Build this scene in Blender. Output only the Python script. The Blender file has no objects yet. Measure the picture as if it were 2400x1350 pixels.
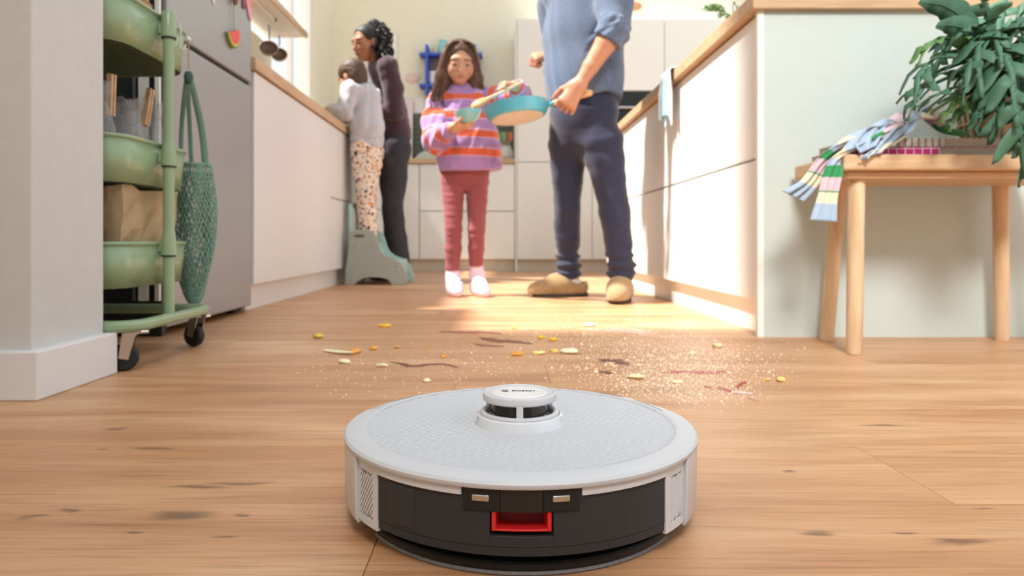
import bpy, bmesh, math, random
import numpy as np
from mathutils import Vector, Matrix
random.seed(7); np.random.seed(7)
SC = bpy.context.scene
COL = SC.collection
R = math.radians

# ------------------------------------------------------------------ camera
CAMH, FPX, VX, VY = 0.27, 1610.0, 1165.0, 562.0      # 2400x1350 frame
cd = bpy.data.cameras.new('camera'); cam = bpy.data.objects.new('camera', cd); COL.objects.link(cam)
cam.location = (0, 0, CAMH); cam.rotation_euler = (R(90), 0, 0)
cd.sensor_width = 36; cd.lens = FPX/2400*36
cd.shift_x = (1200-VX)/2400; cd.shift_y = -(675-VY)/2400
cd.clip_start = .02; cd.clip_end = 60
cd.dof.use_dof = True; cd.dof.focus_distance = .63; cd.dof.aperture_fstop = 8.0
SC.camera = cam
# ------------------------------------------------------------------ world, sun, window light, exposure
w = bpy.data.worlds.new('daylight'); SC.world = w; w.use_nodes = True
bg = w.node_tree.nodes['Background']; bg.inputs[0].default_value = (.92, .965, 1.0, 1); bg.inputs[1].default_value = 1.0
sd = bpy.data.lights.new('sun', 'SUN'); sd.energy = 9.5; sd.angle = R(3.5); sd.color = (1, .965, .92)
sun = bpy.data.objects.new('sun', sd); COL.objects.link(sun)
sun.rotation_euler = Vector((1, .10, -1.55)).to_track_quat('-Z', 'Y').to_euler()
ad = bpy.data.lights.new('rear_window_light', 'AREA'); ad.spread = R(55); ad.energy = 17; ad.size = .9; ad.size_y = .9; ad.shape = 'RECTANGLE'; ad.color = (1, .98, .95)
area = bpy.data.objects.new('rear_window_light', ad); COL.objects.link(area)
area.location = (.35, -1.5, 3.0); area.rotation_euler = (Vector((1.0, 1.9, .2))-Vector(area.location)).to_track_quat('-Z', 'Y').to_euler()
vs = SC.view_settings; vs.view_transform = 'Standard'; vs.look = 'None'; vs.gamma = 1; vs.use_curve_mapping = False; vs.exposure = 0.14

# ------------------------------------------------------------------ helpers
def P(px, py, Y):
    return Vector(((px-VX)/FPX*Y, Y, CAMH-(py-VY)/FPX*Y))
def lin(c):
    return tuple(((v/255)/12.92 if v/255 <= .04045 else ((v/255+.055)/1.055)**2.4) for v in c)
MATS = {}
def M(name, rgb, rough=.5, metal=0, var=.05, scale=30, bump=0, bscale=200, coat=0, stretch=(1, 1, 1), trans=0, spec=None, sheen=0):
    if name in MATS: return MATS[name]
    m = bpy.data.materials.new(name); m.use_nodes = True; nt = m.node_tree; b = nt.nodes['Principled BSDF']
    c = lin(rgb)
    tc = nt.nodes.new('ShaderNodeTexCoord'); mp = nt.nodes.new('ShaderNodeMapping'); mp.inputs['Scale'].default_value = stretch
    nt.links.new(tc.outputs['Object'], mp.inputs[0])
    n = nt.nodes.new('ShaderNodeTexNoise'); n.inputs['Scale'].default_value = scale; n.inputs['Detail'].default_value = 3
    nt.links.new(mp.outputs[0], n.inputs['Vector'])
    cr = nt.nodes.new('ShaderNodeValToRGB')
    cr.color_ramp.elements[0].position = .3; cr.color_ramp.elements[1].position = .7
    cr.color_ramp.elements[0].color = (*[v*(1-var) for v in c], 1); cr.color_ramp.elements[1].color = (*[min(1, v*(1+var)) for v in c], 1)
    nt.links.new(n.outputs[0], cr.inputs[0]); nt.links.new(cr.outputs[0], b.inputs['Base Color'])
    b.inputs['Roughness'].default_value = rough; b.inputs['Metallic'].default_value = metal
    b.inputs['Coat Weight'].default_value = coat; b.inputs['Coat Roughness'].default_value = .1
    b.inputs['Transmission Weight'].default_value = trans
    if sheen: b.inputs['Sheen Weight'].default_value = sheen
    if spec is not None: b.inputs['Specular IOR Level'].default_value = spec
    if bump:
        n2 = nt.nodes.new('ShaderNodeTexNoise'); n2.inputs['Scale'].default_value = bscale; nt.links.new(mp.outputs[0], n2.inputs['Vector'])
        bp = nt.nodes.new('ShaderNodeBump'); bp.inputs['Strength'].default_value = bump; bp.inputs['Distance'].default_value = .002
        nt.links.new(n2.outputs[0], bp.inputs['Height']); nt.links.new(bp.outputs[0], b.inputs['Normal'])
    MATS[name] = m; return m
def wood(name, c0, c1, grain=(3, 40, 40), rough=.5):
    if name in MATS: return MATS[name]
    m = M(name, c0, rough, var=0); nt = m.node_tree; b = nt.nodes['Principled BSDF']
    mp = [n for n in nt.nodes if n.type == 'MAPPING'][0]; mp.inputs['Scale'].default_value = grain
    n = [n for n in nt.nodes if n.type == 'TEX_NOISE'][0]; n.inputs['Scale'].default_value = 1.5; n.inputs['Detail'].default_value = 6; n.inputs['Distortion'].default_value = .5
    cr = [n for n in nt.nodes if n.type == 'VALTORGB'][0]
    cr.color_ramp.elements[0].color = (*lin(c0), 1); cr.color_ramp.elements[1].color = (*lin(c1), 1)
    return m
def attr_mat(name, rough=.8, bump=.0, bscale=300, sheen=0, sss=0, coat=0):
    if name in MATS: return MATS[name]
    m = bpy.data.materials.new(name); m.use_nodes = True; nt = m.node_tree; b = nt.nodes['Principled BSDF']
    a = nt.nodes.new('ShaderNodeVertexColor'); a.layer_name = 'col'
    n = nt.nodes.new('ShaderNodeTexNoise'); n.inputs['Scale'].default_value = bscale
    mx = nt.nodes.new('ShaderNodeMix'); mx.data_type = 'RGBA'; mx.blend_type = 'MULTIPLY'; mx.inputs[0].default_value = .18
    nt.links.new(a.outputs[0], mx.inputs[6]); nt.links.new(n.outputs['Fac'], mx.inputs[7])
    nt.links.new(mx.outputs[2], b.inputs['Base Color'])
    b.inputs['Roughness'].default_value = rough; b.inputs['Sheen Weight'].default_value = sheen
    if sss:
        b.inputs['Subsurface Weight'].default_value = sss; b.inputs['Subsurface Radius'].default_value = (.012, .004, .002); b.inputs['Subsurface Scale'].default_value = .6
    if bump:
        bp = nt.nodes.new('ShaderNodeBump'); bp.inputs['Strength'].default_value = bump; bp.inputs['Distance'].default_value = .002
        nt.links.new(n.outputs[0], bp.inputs['Height']); nt.links.new(bp.outputs[0], b.inputs['Normal'])
    MATS[name] = m; return m

def thing(name, label, cat, loc=(0, 0, 0), group=None, rotz=0):
    o = bpy.data.objects.new(name, None); COL.objects.link(o); o.empty_display_size = .05
    o.location = loc; o.rotation_euler = (0, 0, rotz); o['label'] = label; o['category'] = cat
    if group: o['group'] = group
    return o
def tag(o, label, cat, group=None):
    o['label'] = label; o['category'] = cat
    if group: o['group'] = group
    return o
class MB:
    """collects geometry in world coordinates; build() links ONE mesh object"""
    def __init__(s): s.v = []; s.f = []; s.c = None
    def add(s, v, f):
        b = len(s.v); s.v += [tuple(p) for p in v]; s.f += [tuple(i+b for i in q) for q in f]; return s
    def box(s, x0, x1, y0, y1, z0, z1):
        v = [(x, y, z) for x in (x0, x1) for y in (y0, y1) for z in (z0, z1)]
        return s.add(v, [(0, 1, 3, 2), (4, 6, 7, 5), (0, 4, 5, 1), (2, 3, 7, 6), (0, 2, 6, 4), (1, 5, 7, 3)])
    def obox(s, c, ax, ay, az, hx, hy, hz):
        c = Vector(c); v = [c+ax*(sx*hx)+ay*(sy*hy)+az*(sz*hz) for sx in (-1, 1) for sy in (-1, 1) for sz in (-1, 1)]
        return s.add(v, [(0, 1, 3, 2), (4, 6, 7, 5), (0, 4, 5, 1), (2, 3, 7, 6), (0, 2, 6, 4), (1, 5, 7, 3)])
    def prism(s, pts, d):
        """closed outline (list of 3D points, any simple polygon) extruded by vector d"""
        n = len(pts); d = Vector(d); a = [Vector(p) for p in pts]
        return s.add(a+[p+d for p in a], [tuple(range(n))[::-1], tuple(range(n, 2*n))]+[(i, (i+1) % n, n+(i+1) % n, n+i) for i in range(n)])
    def tube(s, pts, r, n=8, closed=False, cap=True, flat=None):
        pts = [Vector(p) for p in pts]; m = len(pts); rs = r if hasattr(r, '__len__') else [r]*m
        b = len(s.v); up = None
        for i, p in enumerate(pts):
            if closed: t = pts[(i+1) % m]-pts[i-1]
            else: t = pts[min(i+1, m-1)]-pts[max(i-1, 0)]
            t.normalize()
            if up is None:
                up = Vector((0, 0, 1)) if abs(t.z) < .9 else Vector((0, 1, 0))
            a = up-t*up.dot(t)
            if a.length < 1e-6: a = t.orthogonal()
            a.normalize(); up = a; c = t.cross(a)
            for k in range(n):
                th = 2*math.pi*k/n; fa = flat if flat else 1
                s.v.append(tuple(p+(a*math.cos(th)*fa+c*math.sin(th))*rs[i]))
        for i in range(m if closed else m-1):
            j = (i+1) % m
            for k in range(n):
                l = (k+1) % n; s.f.append((b+i*n+k, b+i*n+l, b+j*n+l, b+j*n+k))
        if cap and not closed:
            s.f.append(tuple(b+k for k in range(n))[::-1]); s.f.append(tuple(b+(m-1)*n+k for k in range(n)))
        return s
    def lathe(s, prof, c=(0, 0, 0), n=48, mat=None, th0=0, th1=2*math.pi, close=False):
        """profile list of (r, z); angle measured from -Y towards +X"""
        c = Vector(c); full = abs(th1-th0) >= 2*math.pi-1e-6; b = len(s.v); m = len(prof); nn = n if full else n+1
        for i in range(nn):
            th = th0+(th1-th0)*i/n
            for r, z in prof:
                p = Vector((r*math.sin(th), -r*math.cos(th), z))
                if mat is not None: p = mat @ p
                s.v.append(tuple(p+c))
        for i in range(n):
            j = (i+1) % nn
            for k in range(m if close else m-1):
                l = (k+1) % m
                s.f.append((b+i*m+k, b+j*m+k, b+j*m+l, b+i*m+l))
        if not full and close:
            s.f.append(tuple(b+k for k in range(m))); s.f.append(tuple(b+(nn-1)*m+k for k in range(m))[::-1])
        return s
    def ell(s, c, r, mat=None, nu=12, nv=8):
        prof = [(math.sin(math.pi*j/nv), -math.cos(math.pi*j/nv)) for j in range(nv+1)]
        b = len(s.v); t = MB().lathe(prof, (0, 0, 0), nu)
        c = Vector(c)
        for p in t.v:
            q = Vector((p[0]*r[0], p[1]*r[1], p[2]*r[2]))
            if mat is not None: q = mat @ q
            s.v.append(tuple(c+q))
        s.f += [tuple(i+b for i in q) for q in t.f]; return s
    def build(s, name, mat, parent=None, smooth=False, bevel=0, segs=2, solid=0, loc=None, kind=None, sub=0, angle=30):
        o0 = Vector((0, 0, 0)); rz = 0
        if parent is not None:
            par = parent; o0 = Vector(par.location)
            while par.parent: par = par.parent; o0 = o0+Vector(par.location)
        elif loc is not None: o0 = Vector(loc)
        me = bpy.data.meshes.new(name)
        me.from_pydata([tuple(Vector(p)-o0) for p in s.v], [], s.f)
        bm = bmesh.new(); bm.from_mesh(me); bmesh.ops.recalc_face_normals(bm, faces=bm.faces); bm.to_mesh(me); bm.free()
        if s.c is not None:
            ca = me.color_attributes.new('col', 'FLOAT_COLOR', 'POINT')
            ca.data.foreach_set('color', np.concatenate([np.array(s.c, dtype=np.float32), np.ones((len(s.c), 1), np.float32)], 1).ravel())
        if mat: me.materials.append(mat)
        o = bpy.data.objects.new(name, me); COL.objects.link(o)
        if parent is not None: o.parent = parent
        else: o.location = o0
        if smooth:
            me.polygons.foreach_set('use_smooth', [True]*len(me.polygons))
            try: me.set_sharp_from_angle(angle=R(angle))
            except Exception: pass
        if solid:
            md = o.modifiers.new('solid', 'SOLIDIFY'); md.thickness = solid; md.offset = 0
        if sub:
            md = o.modifiers.new('sub', 'SUBSURF'); md.levels = sub; md.render_levels = sub
        if bevel:
            md = o.modifiers.new('bevel', 'BEVEL'); md.width = bevel; md.segments = segs; md.limit_method = 'ANGLE'; md.angle_limit = R(35)
        if kind: o['kind'] = kind
        return o
def struct(name, mb, mat, **k): return mb.build(name, mat, kind='structure', **k)
def bez(ps, n=16):
    """Catmull-Rom through control points"""
    ps = [Vector(p) for p in ps]; q = [ps[0]*2-ps[1]]+ps+[ps[-1]*2-ps[-2]]; out = []
    for i in range(1, len(q)-2):
        for k in range(n):
            t = k/n; a, b, c, d = q[i-1:i+3]
            out.append(.5*((2*b)+(c-a)*t+(2*a-5*b+4*c-d)*t*t+(3*b-a-3*c+d)*t**3))
    out.append(ps[-1]); return out
def rect_round(w, h, r, n=4):
    """2D rounded rectangle outline centred on 0"""
    o = []
    for cx, cy, a0 in ((w/2-r, h/2-r, 0), (-w/2+r, h/2-r, 90), (-w/2+r, -h/2+r, 180), (w/2-r, -h/2+r, 270)):
        for k in range(n+1):
            a = R(a0+90*k/n); o.append((cx+r*math.cos(a), cy+r*math.sin(a)))
    return o

# ------------------------------------------------------------------ materials
WHITE = M('white_lacquer', (238, 236, 230), .35, var=.01)
CREAM = M('cream_lacquer', (232, 232, 224), .4, var=.01)
WALLC = M('cream_wall_paint', (234, 229, 207), .85, var=.015, bump=.1)
WALLG = M('grey_white_wall_paint', (203, 204, 203), .8, var=.02, bump=.1)
SAGE = M('pale_sage_lacquer', (194, 205, 200), .55, var=.01)
OAKT = wood('oak_worktop', (188, 154, 118), (212, 182, 150), (30, 3, 30))
OAKX = wood('oak_worktop_across', (184, 150, 112), (208, 176, 140), (3, 30, 30))
BEECH = wood('birch_wood', (196, 160, 120), (218, 186, 150), (4, 30, 30), .5)
BIRCHV = wood('birch_turned_wood', (200, 166, 126), (226, 200, 168), (30, 30, 3), .5)
GREEN = M('sage_green_painted_steel', (142, 168, 132), .3, var=.02, coat=.3)
BLACK = M('black_rubber', (26, 26, 28), .6)
CHROME = M('chrome', (205, 205, 208), .2, 1)
DARK = M('charcoal_panel', (38, 40, 46), .35)
SHADOWGAP = M('dark_shadow_gap', (60, 66, 70), .7)

# ------------------------------------------------------------------ floor: oak planks laid across the view
def floor_mat():
    m = bpy.data.materials.new('oiled_oak_plank'); m.use_nodes = True; nt = m.node_tree; N = nt.nodes; L = nt.links; b = N['Principled BSDF']
    geo = N.new('ShaderNodeNewGeometry'); oi = N.new('ShaderNodeObjectInfo')
    mul = N.new('ShaderNodeVectorMath'); mul.operation = 'SCALE'; 
    cx = N.new('ShaderNodeCombineXYZ'); L.new(oi.outputs['Random'], cx.inputs[0]); L.new(oi.outputs['Random'], cx.inputs[2])
    L.new(cx.outputs[0], mul.inputs[0]); mul.inputs['Scale'].default_value = 37
    add = N.new('ShaderNodeVectorMath'); add.operation = 'ADD'; L.new(geo.outputs['Position'], add.inputs[0]); L.new(mul.outputs[0], add.inputs[1])
    def noise(scale, sx, sy, det=4, dist=0):
        mp = N.new('ShaderNodeMapping'); mp.inputs['Scale'].default_value = (sx, sy, 1); L.new(add.outputs[0], mp.inputs[0])
        n = N.new('ShaderNodeTexNoise'); n.inputs['Scale'].default_value = scale; n.inputs['Detail'].default_value = det; n.inputs['Distortion'].default_value = dist
        L.new(mp.outputs[0], n.inputs['Vector']); return n
    broad = noise(2.2, .8, 6, 5, .8); fine = noise(9, 1, 26, 5, .3); patch = noise(1.6, 1, 1.6, 2)
    def ramp(src, stops):
        r = N.new('ShaderNodeValToRGB'); e = r.color_ramp.elements
        e[0].position, e[0].color = stops[0][0], (*lin(stops[0][1]), 1); e[1].position, e[1].color = stops[-1][0], (*lin(stops[-1][1]), 1)
        for p, c in stops[1:-1]:
            q = e.new(p); q.color = (*lin(c), 1)
        L.new(src, r.inputs[0]); return r
    r1 = ramp(broad.outputs[0], [(.22, (176, 130, 92)), (.42, (202, 156, 116)), (.55, (212, 168, 128)), (.75, (224, 186, 148))])
    r2 = ramp(fine.outputs[0], [(.3, (205, 195, 186)), (.5, (245, 243, 240)), (.75, (255, 255, 255))])
    def mix(a, bb, fac, mode='MULTIPLY'):
        x = N.new('ShaderNodeMix'); x.data_type = 'RGBA'; x.blend_type = mode
        if isinstance(fac, float): x.inputs[0].default_value = fac
        else: L.new(fac, x.inputs[0])
        L.new(a, x.inputs[6])
        if isinstance(bb, tuple): x.inputs[7].default_value = (*lin(bb), 1)
        else: L.new(bb, x.inputs[7])
        return x.outputs[2]
    c = mix(r1.outputs[0], r2.outputs[0], .8)
    rnd = N.new('ShaderNodeMapRange'); L.new(oi.outputs['Random'], rnd.inputs[0]); rnd.inputs[3].default_value = .0; rnd.inputs[4].default_value = .35
    c = mix(c, (236, 214, 194), rnd.outputs[0])
    pr = ramp(patch.outputs[0], [(.35, (235, 222, 210)), (.65, (255, 255, 255))])
    c = mix(c, pr.outputs[0], .8)
    # dark oak knots at fixed places in the boards, stretched along the grain
    warp = noise(14, 1, 3, 3)
    wv = N.new('ShaderNodeVectorMath'); wv.operation = 'SCALE'; L.new(warp.outputs['Color'], wv.inputs[0]); wv.inputs['Scale'].default_value = .03
    wp = N.new('ShaderNodeVectorMath'); wp.operation = 'ADD'; L.new(geo.outputs['Position'], wp.inputs[0]); L.new(wv.outputs[0], wp.inputs[1])
    for px, py, rx, ry in ((425, 1208, .030, .0095), (560, 1132, .034, .0045), (528, 1258, .012, .003), (322, 1252, .009, .003), (165, 1197, .010, .003), (568, 1203, .007, .003),
                           (1903, 1248, .016, .005), (2262, 1270, .026, .0055), (2128, 1251, .010, .003), (1852, 1105, .008, .004), (2312, 1196, .013, .003), (465, 1141, .03, .006),
                           (272, 1004, .016, .006), (360, 1051, .03, .006), (240, 1054, .007, .004), (90, 1210, .012, .004), (2060, 997, .03, .006)):
        p = P(px, py, CAMH*FPX/(py-VY))
        sb = N.new('ShaderNodeVectorMath'); sb.operation = 'SUBTRACT'; L.new(wp.outputs[0], sb.inputs[0]); sb.inputs[1].default_value = (p.x+.015, p.y+.015, .015)
        dv = N.new('ShaderNodeVectorMath'); dv.operation = 'MULTIPLY'; L.new(sb.outputs[0], dv.inputs[0]); dv.inputs[1].default_value = (1/rx, 1/ry, 0)
        ln = N.new('ShaderNodeVectorMath'); ln.operation = 'LENGTH'; L.new(dv.outputs[0], ln.inputs[0])
        mr = N.new('ShaderNodeMapRange'); mr.interpolation_type = 'SMOOTHERSTEP'; L.new(ln.outputs['Value'], mr.inputs[0])
        mr.inputs[1].default_value = .2; mr.inputs[2].default_value = 1.7; mr.inputs[3].default_value = .72; mr.inputs[4].default_value = 0
        c = mix(c, (92, 66, 50), mr.outputs[0], 'MIX')
    L.new(c, b.inputs['Base Color'])
    rr = N.new('ShaderNodeMapRange'); L.new(fine.outputs[0], rr.inputs[0]); rr.inputs[3].default_value = .34; rr.inputs[4].default_value = .5
    L.new(rr.outputs[0], b.inputs['Roughness'])
    bp = N.new('ShaderNodeBump'); bp.inputs['Strength'].default_value = .12; bp.inputs['Distance'].default_value = .001; L.new(fine.outputs[0], bp.inputs['Height']); L.new(bp.outputs[0], b.inputs['Normal'])
    return m
FLOORM = floor_mat()
floor = struct('floor', MB().box(-2.6, 3.2, -2.2, 6.7, -.06, -.012), M('subfloor', (128, 92, 64), .8))
PW = .197; g = .0003
i = 0
for row in range(-14, 31):
    y0 = .703+row*PW
    if row == 0: xs = [-2.6, -1.5, .468, 3.2]
    elif row == -1: xs = [-2.6, -.108, 1.9, 3.2]
    else:
        o = random.uniform(-2.4, -.6); xs = [-2.6, o, o+2.1, 3.2] if o+2.1 < 3 else [-2.6, o, 3.2]
    for x0, x1 in zip(xs[:-1], xs[1:]):
        MB().box(x0+g, x1-g, y0+g, y0+PW-g, -.012, 0).build('plank', FLOORM, floor, bevel=.0004, segs=1); i += 1

# ------------------------------------------------------------------ walls
WL = -1.56; YB = 6.55
struct('wall_rear_blocker', MB().box(-2.6, 3.2, -2.3, -2.2, 0, 3.4), WALLG)  # unseen, added behind the camera to cut sky light on front faces
struct('wall_back', MB().box(-1.9, 7.0, YB, YB+.1, 0, 3.0), WALLC)
lw = MB().box(WL-.1, WL, -1.2, 1.86, 0, 5.2)              # beside the appliances, unseen upper part raised to block the sun
lw.box(WL-.1, WL, 1.86, 4.75, 0, 1.60)                    # behind the worktop, open clerestory above
lw.box(WL-.1, WL, 4.75, 5.86, 0, 1.0); lw.box(WL-.1, WL, 4.75, 5.86, 2.45, 5.2)  # part over the window carried up out of view to block the sun
lw.box(WL-.1, WL, 5.86, YB, 0, 5.2)
struct('wall_left', lw, WALLC)
# window with frame, mullion and glass pane
def glass_mat():
    m = bpy.data.materials.new('clear_window_glass'); m.use_nodes = True; nt = m.node_tree; nt.nodes.clear()
    o = nt.nodes.new('ShaderNodeOutputMaterial'); t = nt.nodes.new('ShaderNodeBsdfTransparent'); gl = nt.nodes.new('ShaderNodeBsdfGlossy'); gl.inputs['Roughness'].default_value = .02
    mx = nt.nodes.new('ShaderNodeMixShader')
    n = nt.nodes.new('ShaderNodeTexNoise'); n.inputs['Scale'].default_value = 3
    mx.inputs[0].default_value = .05; nt.links.new(t.outputs[0], mx.inputs[1]); nt.links.new(gl.outputs[0], mx.inputs[2]); nt.links.new(mx.outputs[0], o.inputs[0])
    return m
GLASS = glass_mat()
win = thing('window_1', '', '', (WL-.05, 5.3, 1.0)); del win['label']; del win['category']; win['kind'] = 'structure'
for (a, b_, c_, d_) in ((4.75, 4.80, 1.0, 2.45), (5.80, 5.86, 1.0, 2.45), (4.75, 5.86, 1.0, 1.05), (4.75, 5.86, 2.40, 2.45), (5.28, 5.33, 1.0, 2.45)):
    MB().box(WL-.07, WL-.02, a, b_, c_, d_).build('window_frame', WHITE, win, bevel=.003)
for a, b_ in ((4.80, 5.28), (5.33, 5.80)):
    MB().box(WL-.047, WL-.043, a, b_, 1.05, 2.40).build('pane', GLASS, win)
# near wall end on the left, with its baseboard
XW = -.789
struct('wall_near_left', MB().box(-2.4, XW, 1.165, 1.378, 0, 3.0), WALLG, bevel=.003)
bb = MB().box(-2.4, XW+.021, 1.147, 1.391, 0, .083)
struct('baseboard_near_left', bb, M('white_baseboard', (224, 224, 226), .45, var=.01), bevel=.003)
# ------------------------------------------------------------------ robot vacuum
RW = M('white_abs_plastic', (198, 200, 205), .32, var=.008, coat=.15)
RWM = M('white_matt_plastic', (192, 194, 199), .45, var=.01, bump=.03, bscale=900)
RB = M('anthracite_plastic', (46, 47, 50), .5, var=.04, spec=.3)
RB2 = M('black_plastic', (26, 27, 28), .42, var=.04, spec=.35)
RHATCH = M('slate_plastic', (38, 40, 46), .5)
RRED = M('red_plastic', (206, 30, 34), .4, var=.02)
RSIL = M('brushed_contact_metal', (196, 194, 188), .28, 1)
RCLR = M('milky_clear_plastic', (204, 208, 214), .08, var=.01, coat=1)
RX, RY = .023, .707
rob = thing('robot_vacuum', 'round white robot vacuum cleaner with black rear and turret on oak floor', 'robot vacuum', (RX, RY, 0), rotz=R(-1.3))
C0 = (RX, RY, 0)
def arc(name, r0, r1, z0, z1, t0, t1, mat, parent=rob, bevel=.0008, n=None, segs=2):
    n = n or max(2, int(abs(t1-t0)/2.0))
    return MB().lathe([(r0, z0), (r1, z0), (r1, z1), (r0, z1)], C0, n, th0=R(t0), th1=R(t1), close=True).build(name, mat, parent, bevel=bevel, segs=segs, smooth=True)
# inner drum, dark, leaves the latch recess open
MB().lathe([(0, .010), (.148, .010), (.150, .0225), (.152, .03), (.152, .075), (0, .077)], C0, 72).build('inner_drum', RB2, rob, smooth=True)
# black rear tank with the cut-out for the latch
LA = 8.4
for nm, z0, z1, t0, t1 in (('tank_shell', .0297, .0755, -45.6, -LA), ('tank_shell', .0297, .0755, LA, 45.6), ('tank_shell', .0297, .0382, -LA, LA)):
    arc(nm, .150, .1712, z0, z1, t0, t1, RB, bevel=.0003)
arc('lower_band', .150, .1706, .0222, .0294, -46, 46, RB, bevel=.0006)
# latch: red cup
la = arc('latch', .1525, .154, .0392, .0574, -LA+.2, LA-.2, M('red_recess_shade', (110, 10, 16), .5), bevel=.0002)  # back plate darkened in colour to stand for the recess shade
arc('latch_floor', .152, .1709, .0420, .0436, -LA+.5, LA-.5, RRED, la, bevel=.0004)
arc('latch_side', .152, .1713, .0420, .0574, -LA+.5, -LA+1.6, RRED, la, bevel=.0004, n=2)
arc('latch_side', .152, .1713, .0420, .0574, LA-1.6, LA-.5, RRED, la, bevel=.0004, n=2)
# charging contact module
cm = arc('contact_module', .160, .1728, .0572, .0757, -15.6, -5.6, RB2, bevel=.0012)
cm2 = arc('contact_module', .160, .1728, .0572, .0757, 5.6, 15.6, RB2, bevel=.0012)
arc('sensor_window', .160, .1722, .0574, .0757, -5.55, 5.55, M('gloss_black_plastic', (30, 30, 31), .18), bevel=.0003)
arc('charging_contact', .168, .1745, .0655, .0708, -13.0, -8.4, RSIL, cm, bevel=.001, n=4, segs=3)
arc('charging_contact', .168, .1745, .0655, .0708, 8.0, 12.6, RSIL, cm2, bevel=.001, n=4, segs=3)
# hatch on the left
ht = arc('port_cover', .165, .1722, .0325, .0662, -40.6, -30.8, RHATCH, bevel=.0018, segs=3, n=8)
# white skirt strips
for s in (-1, 1):
    a, b_ = sorted((s*16.0, s*45.6)); arc('skirt_strip', .160, .1735, .0690, .0757, a, b_, RW, bevel=.0005)
# side panels and vents
for s in (-1, 1):
    a, b_ = sorted((s*57.6, s*106)); 
    MB().lathe([(.162, .020), (.1725, .0150), (.1750, .020), (.1758, .078), (.162, .078)], C0, 26, th0=R(a), th1=R(b_), close=True).build('side_panel', RW, rob, smooth=True, bevel=.0007)
    v = thing('vent', '', '', (0, 0, 0)); v.parent = rob; del v['label']; del v['category']
    bpy.data.objects.remove(v)
    a, b_ = sorted((s*45.6, s*57.5)); vp = arc('vent_panel', .160, .1690, .020, .078, a, b_, M('vent_dark', (64, 66, 70), .6), bevel=0)
    for (z0, z1, t0, t1) in ((.0665, .078, 45.7, 57.5), (.0195, .0265, 45.7, 57.5), (.0265, .0665, 45.7, 48.2), (.0265, .0665, 56.3, 57.5)):
        a, b_ = sorted((s*t0, s*t1)); arc('vent_frame', .166, .1722, z0, z1, a, b_, RW, vp, bevel=.0002, n=6)
    # slanted slats
    r = .1716; t_lo, t_hi = sorted((s*48.2, s*56.3)); S0, S1 = R(t_lo)*r, R(t_hi)*r; sl = 1.35
    for k in range(14):
        zc = .0265-.032+k*.0056
        pts = []
        for q in range(9):
            sx = S0+(S1-S0)*q/8; z = zc+(sx-S0)*sl
            pts.append((sx, z))
        ins = [(sx, z) for sx, z in pts if .0262 <= z <= .0668]
        if len(ins) < 2: continue
        mb = MB(); bv = len(mb.v); wz = .0019
        ring = []
        for sx, z in ins:
            th = sx/r
            for rr, dz in ((r+.0004, -wz), (r+.0004, wz), (r-.0035, wz), (r-.0035, -wz)):
                mb.v.append((RX+rr*math.sin(th), RY-rr*math.cos(th), z+dz))
        for q in range(len(ins)-1):
            for e in range(4):
                f_ = (e+1) % 4; mb.f.append((q*4+e, q*4+f_, q*4+4+f_, q*4+4+e))
        mb.f.append((0, 1, 2, 3)); l_ = (len(ins)-1)*4; mb.f.append((l_, l_+1, l_+2, l_+3))
        mb.build('vent_slat', RW, vp)
# lid ring (front three quarters) and bumper (far side)
lid = MB().lathe([(.1545, .0790), (.1548, .0836), (.1560, .0842), (.1580, .0843), (.168, .0838), (.1745, .0822), (.1766, .0800), (.1766, .0776), (.1758, .0762), (.160, .0762)], C0, 100, th0=R(-106), th1=R(106), close=True)
lid.build('lid', RWM, rob, smooth=True)
MB().lathe([(.1545, .0770), (.1550, .0840), (.1600, .0842), (.1640, .0815), (.1645, .0770)], C0, 70, th0=R(106), th1=R(254), close=True).build('lid_rear_rim', RWM, rob, smooth=True)
MB().lathe([(.1655, .012), (.1735, .012), (.1750, .020), (.1750, .0770), (.1735, .0815), (.1700, .0818), (.1690, .0780), (.1655, .0775)], C0, 70, th0=R(107), th1=R(253), close=True).build('bumper', RCLR, rob, smooth=True)
# ribbed top disc
rb = MB(); rad = .1566; dirv = Vector((math.cos(R(33)), math.sin(R(33)), 0)); nrm = Vector((-dirv.y, dirv.x, 0)); pitch = .0044
k = -rad
gp_ = MB().lathe([(0, .0819), (rad, .0819), (rad, .079), (0, .079)], C0, 64); gp_.build('groove_shade_plate', M('groove_shade_grey', (128, 131, 136), .5), rob)  # darker grey added as painted shade between the ribs
while k < rad-pitch:
    d0, d1, d2 = k, k+pitch*.55, k+pitch
    m_ = max(abs(d0), abs(d2)); hl = math.sqrt(max(0, rad**2-m_**2))
    if hl > .004:
        c0 = Vector(C0)
        vs_ = []
        for sgn in (-1, 1):
            for d, z in ((d0+pitch*.14, .0818), (d0+pitch*.30, .0834), (d0+pitch*.66, .0836), (d2-pitch*.14, .0818)):
                vs_.append(c0+nrm*d+dirv*(sgn*hl)+Vector((0, 0, z)))
        rb.add(vs_, [(0, 1, 5, 4), (1, 2, 6, 5), (2, 3, 7, 6), (0, 3, 2, 1), (4, 5, 6, 7)])
    k += pitch
rb.build('ribbed_top', RWM, rob)
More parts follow.
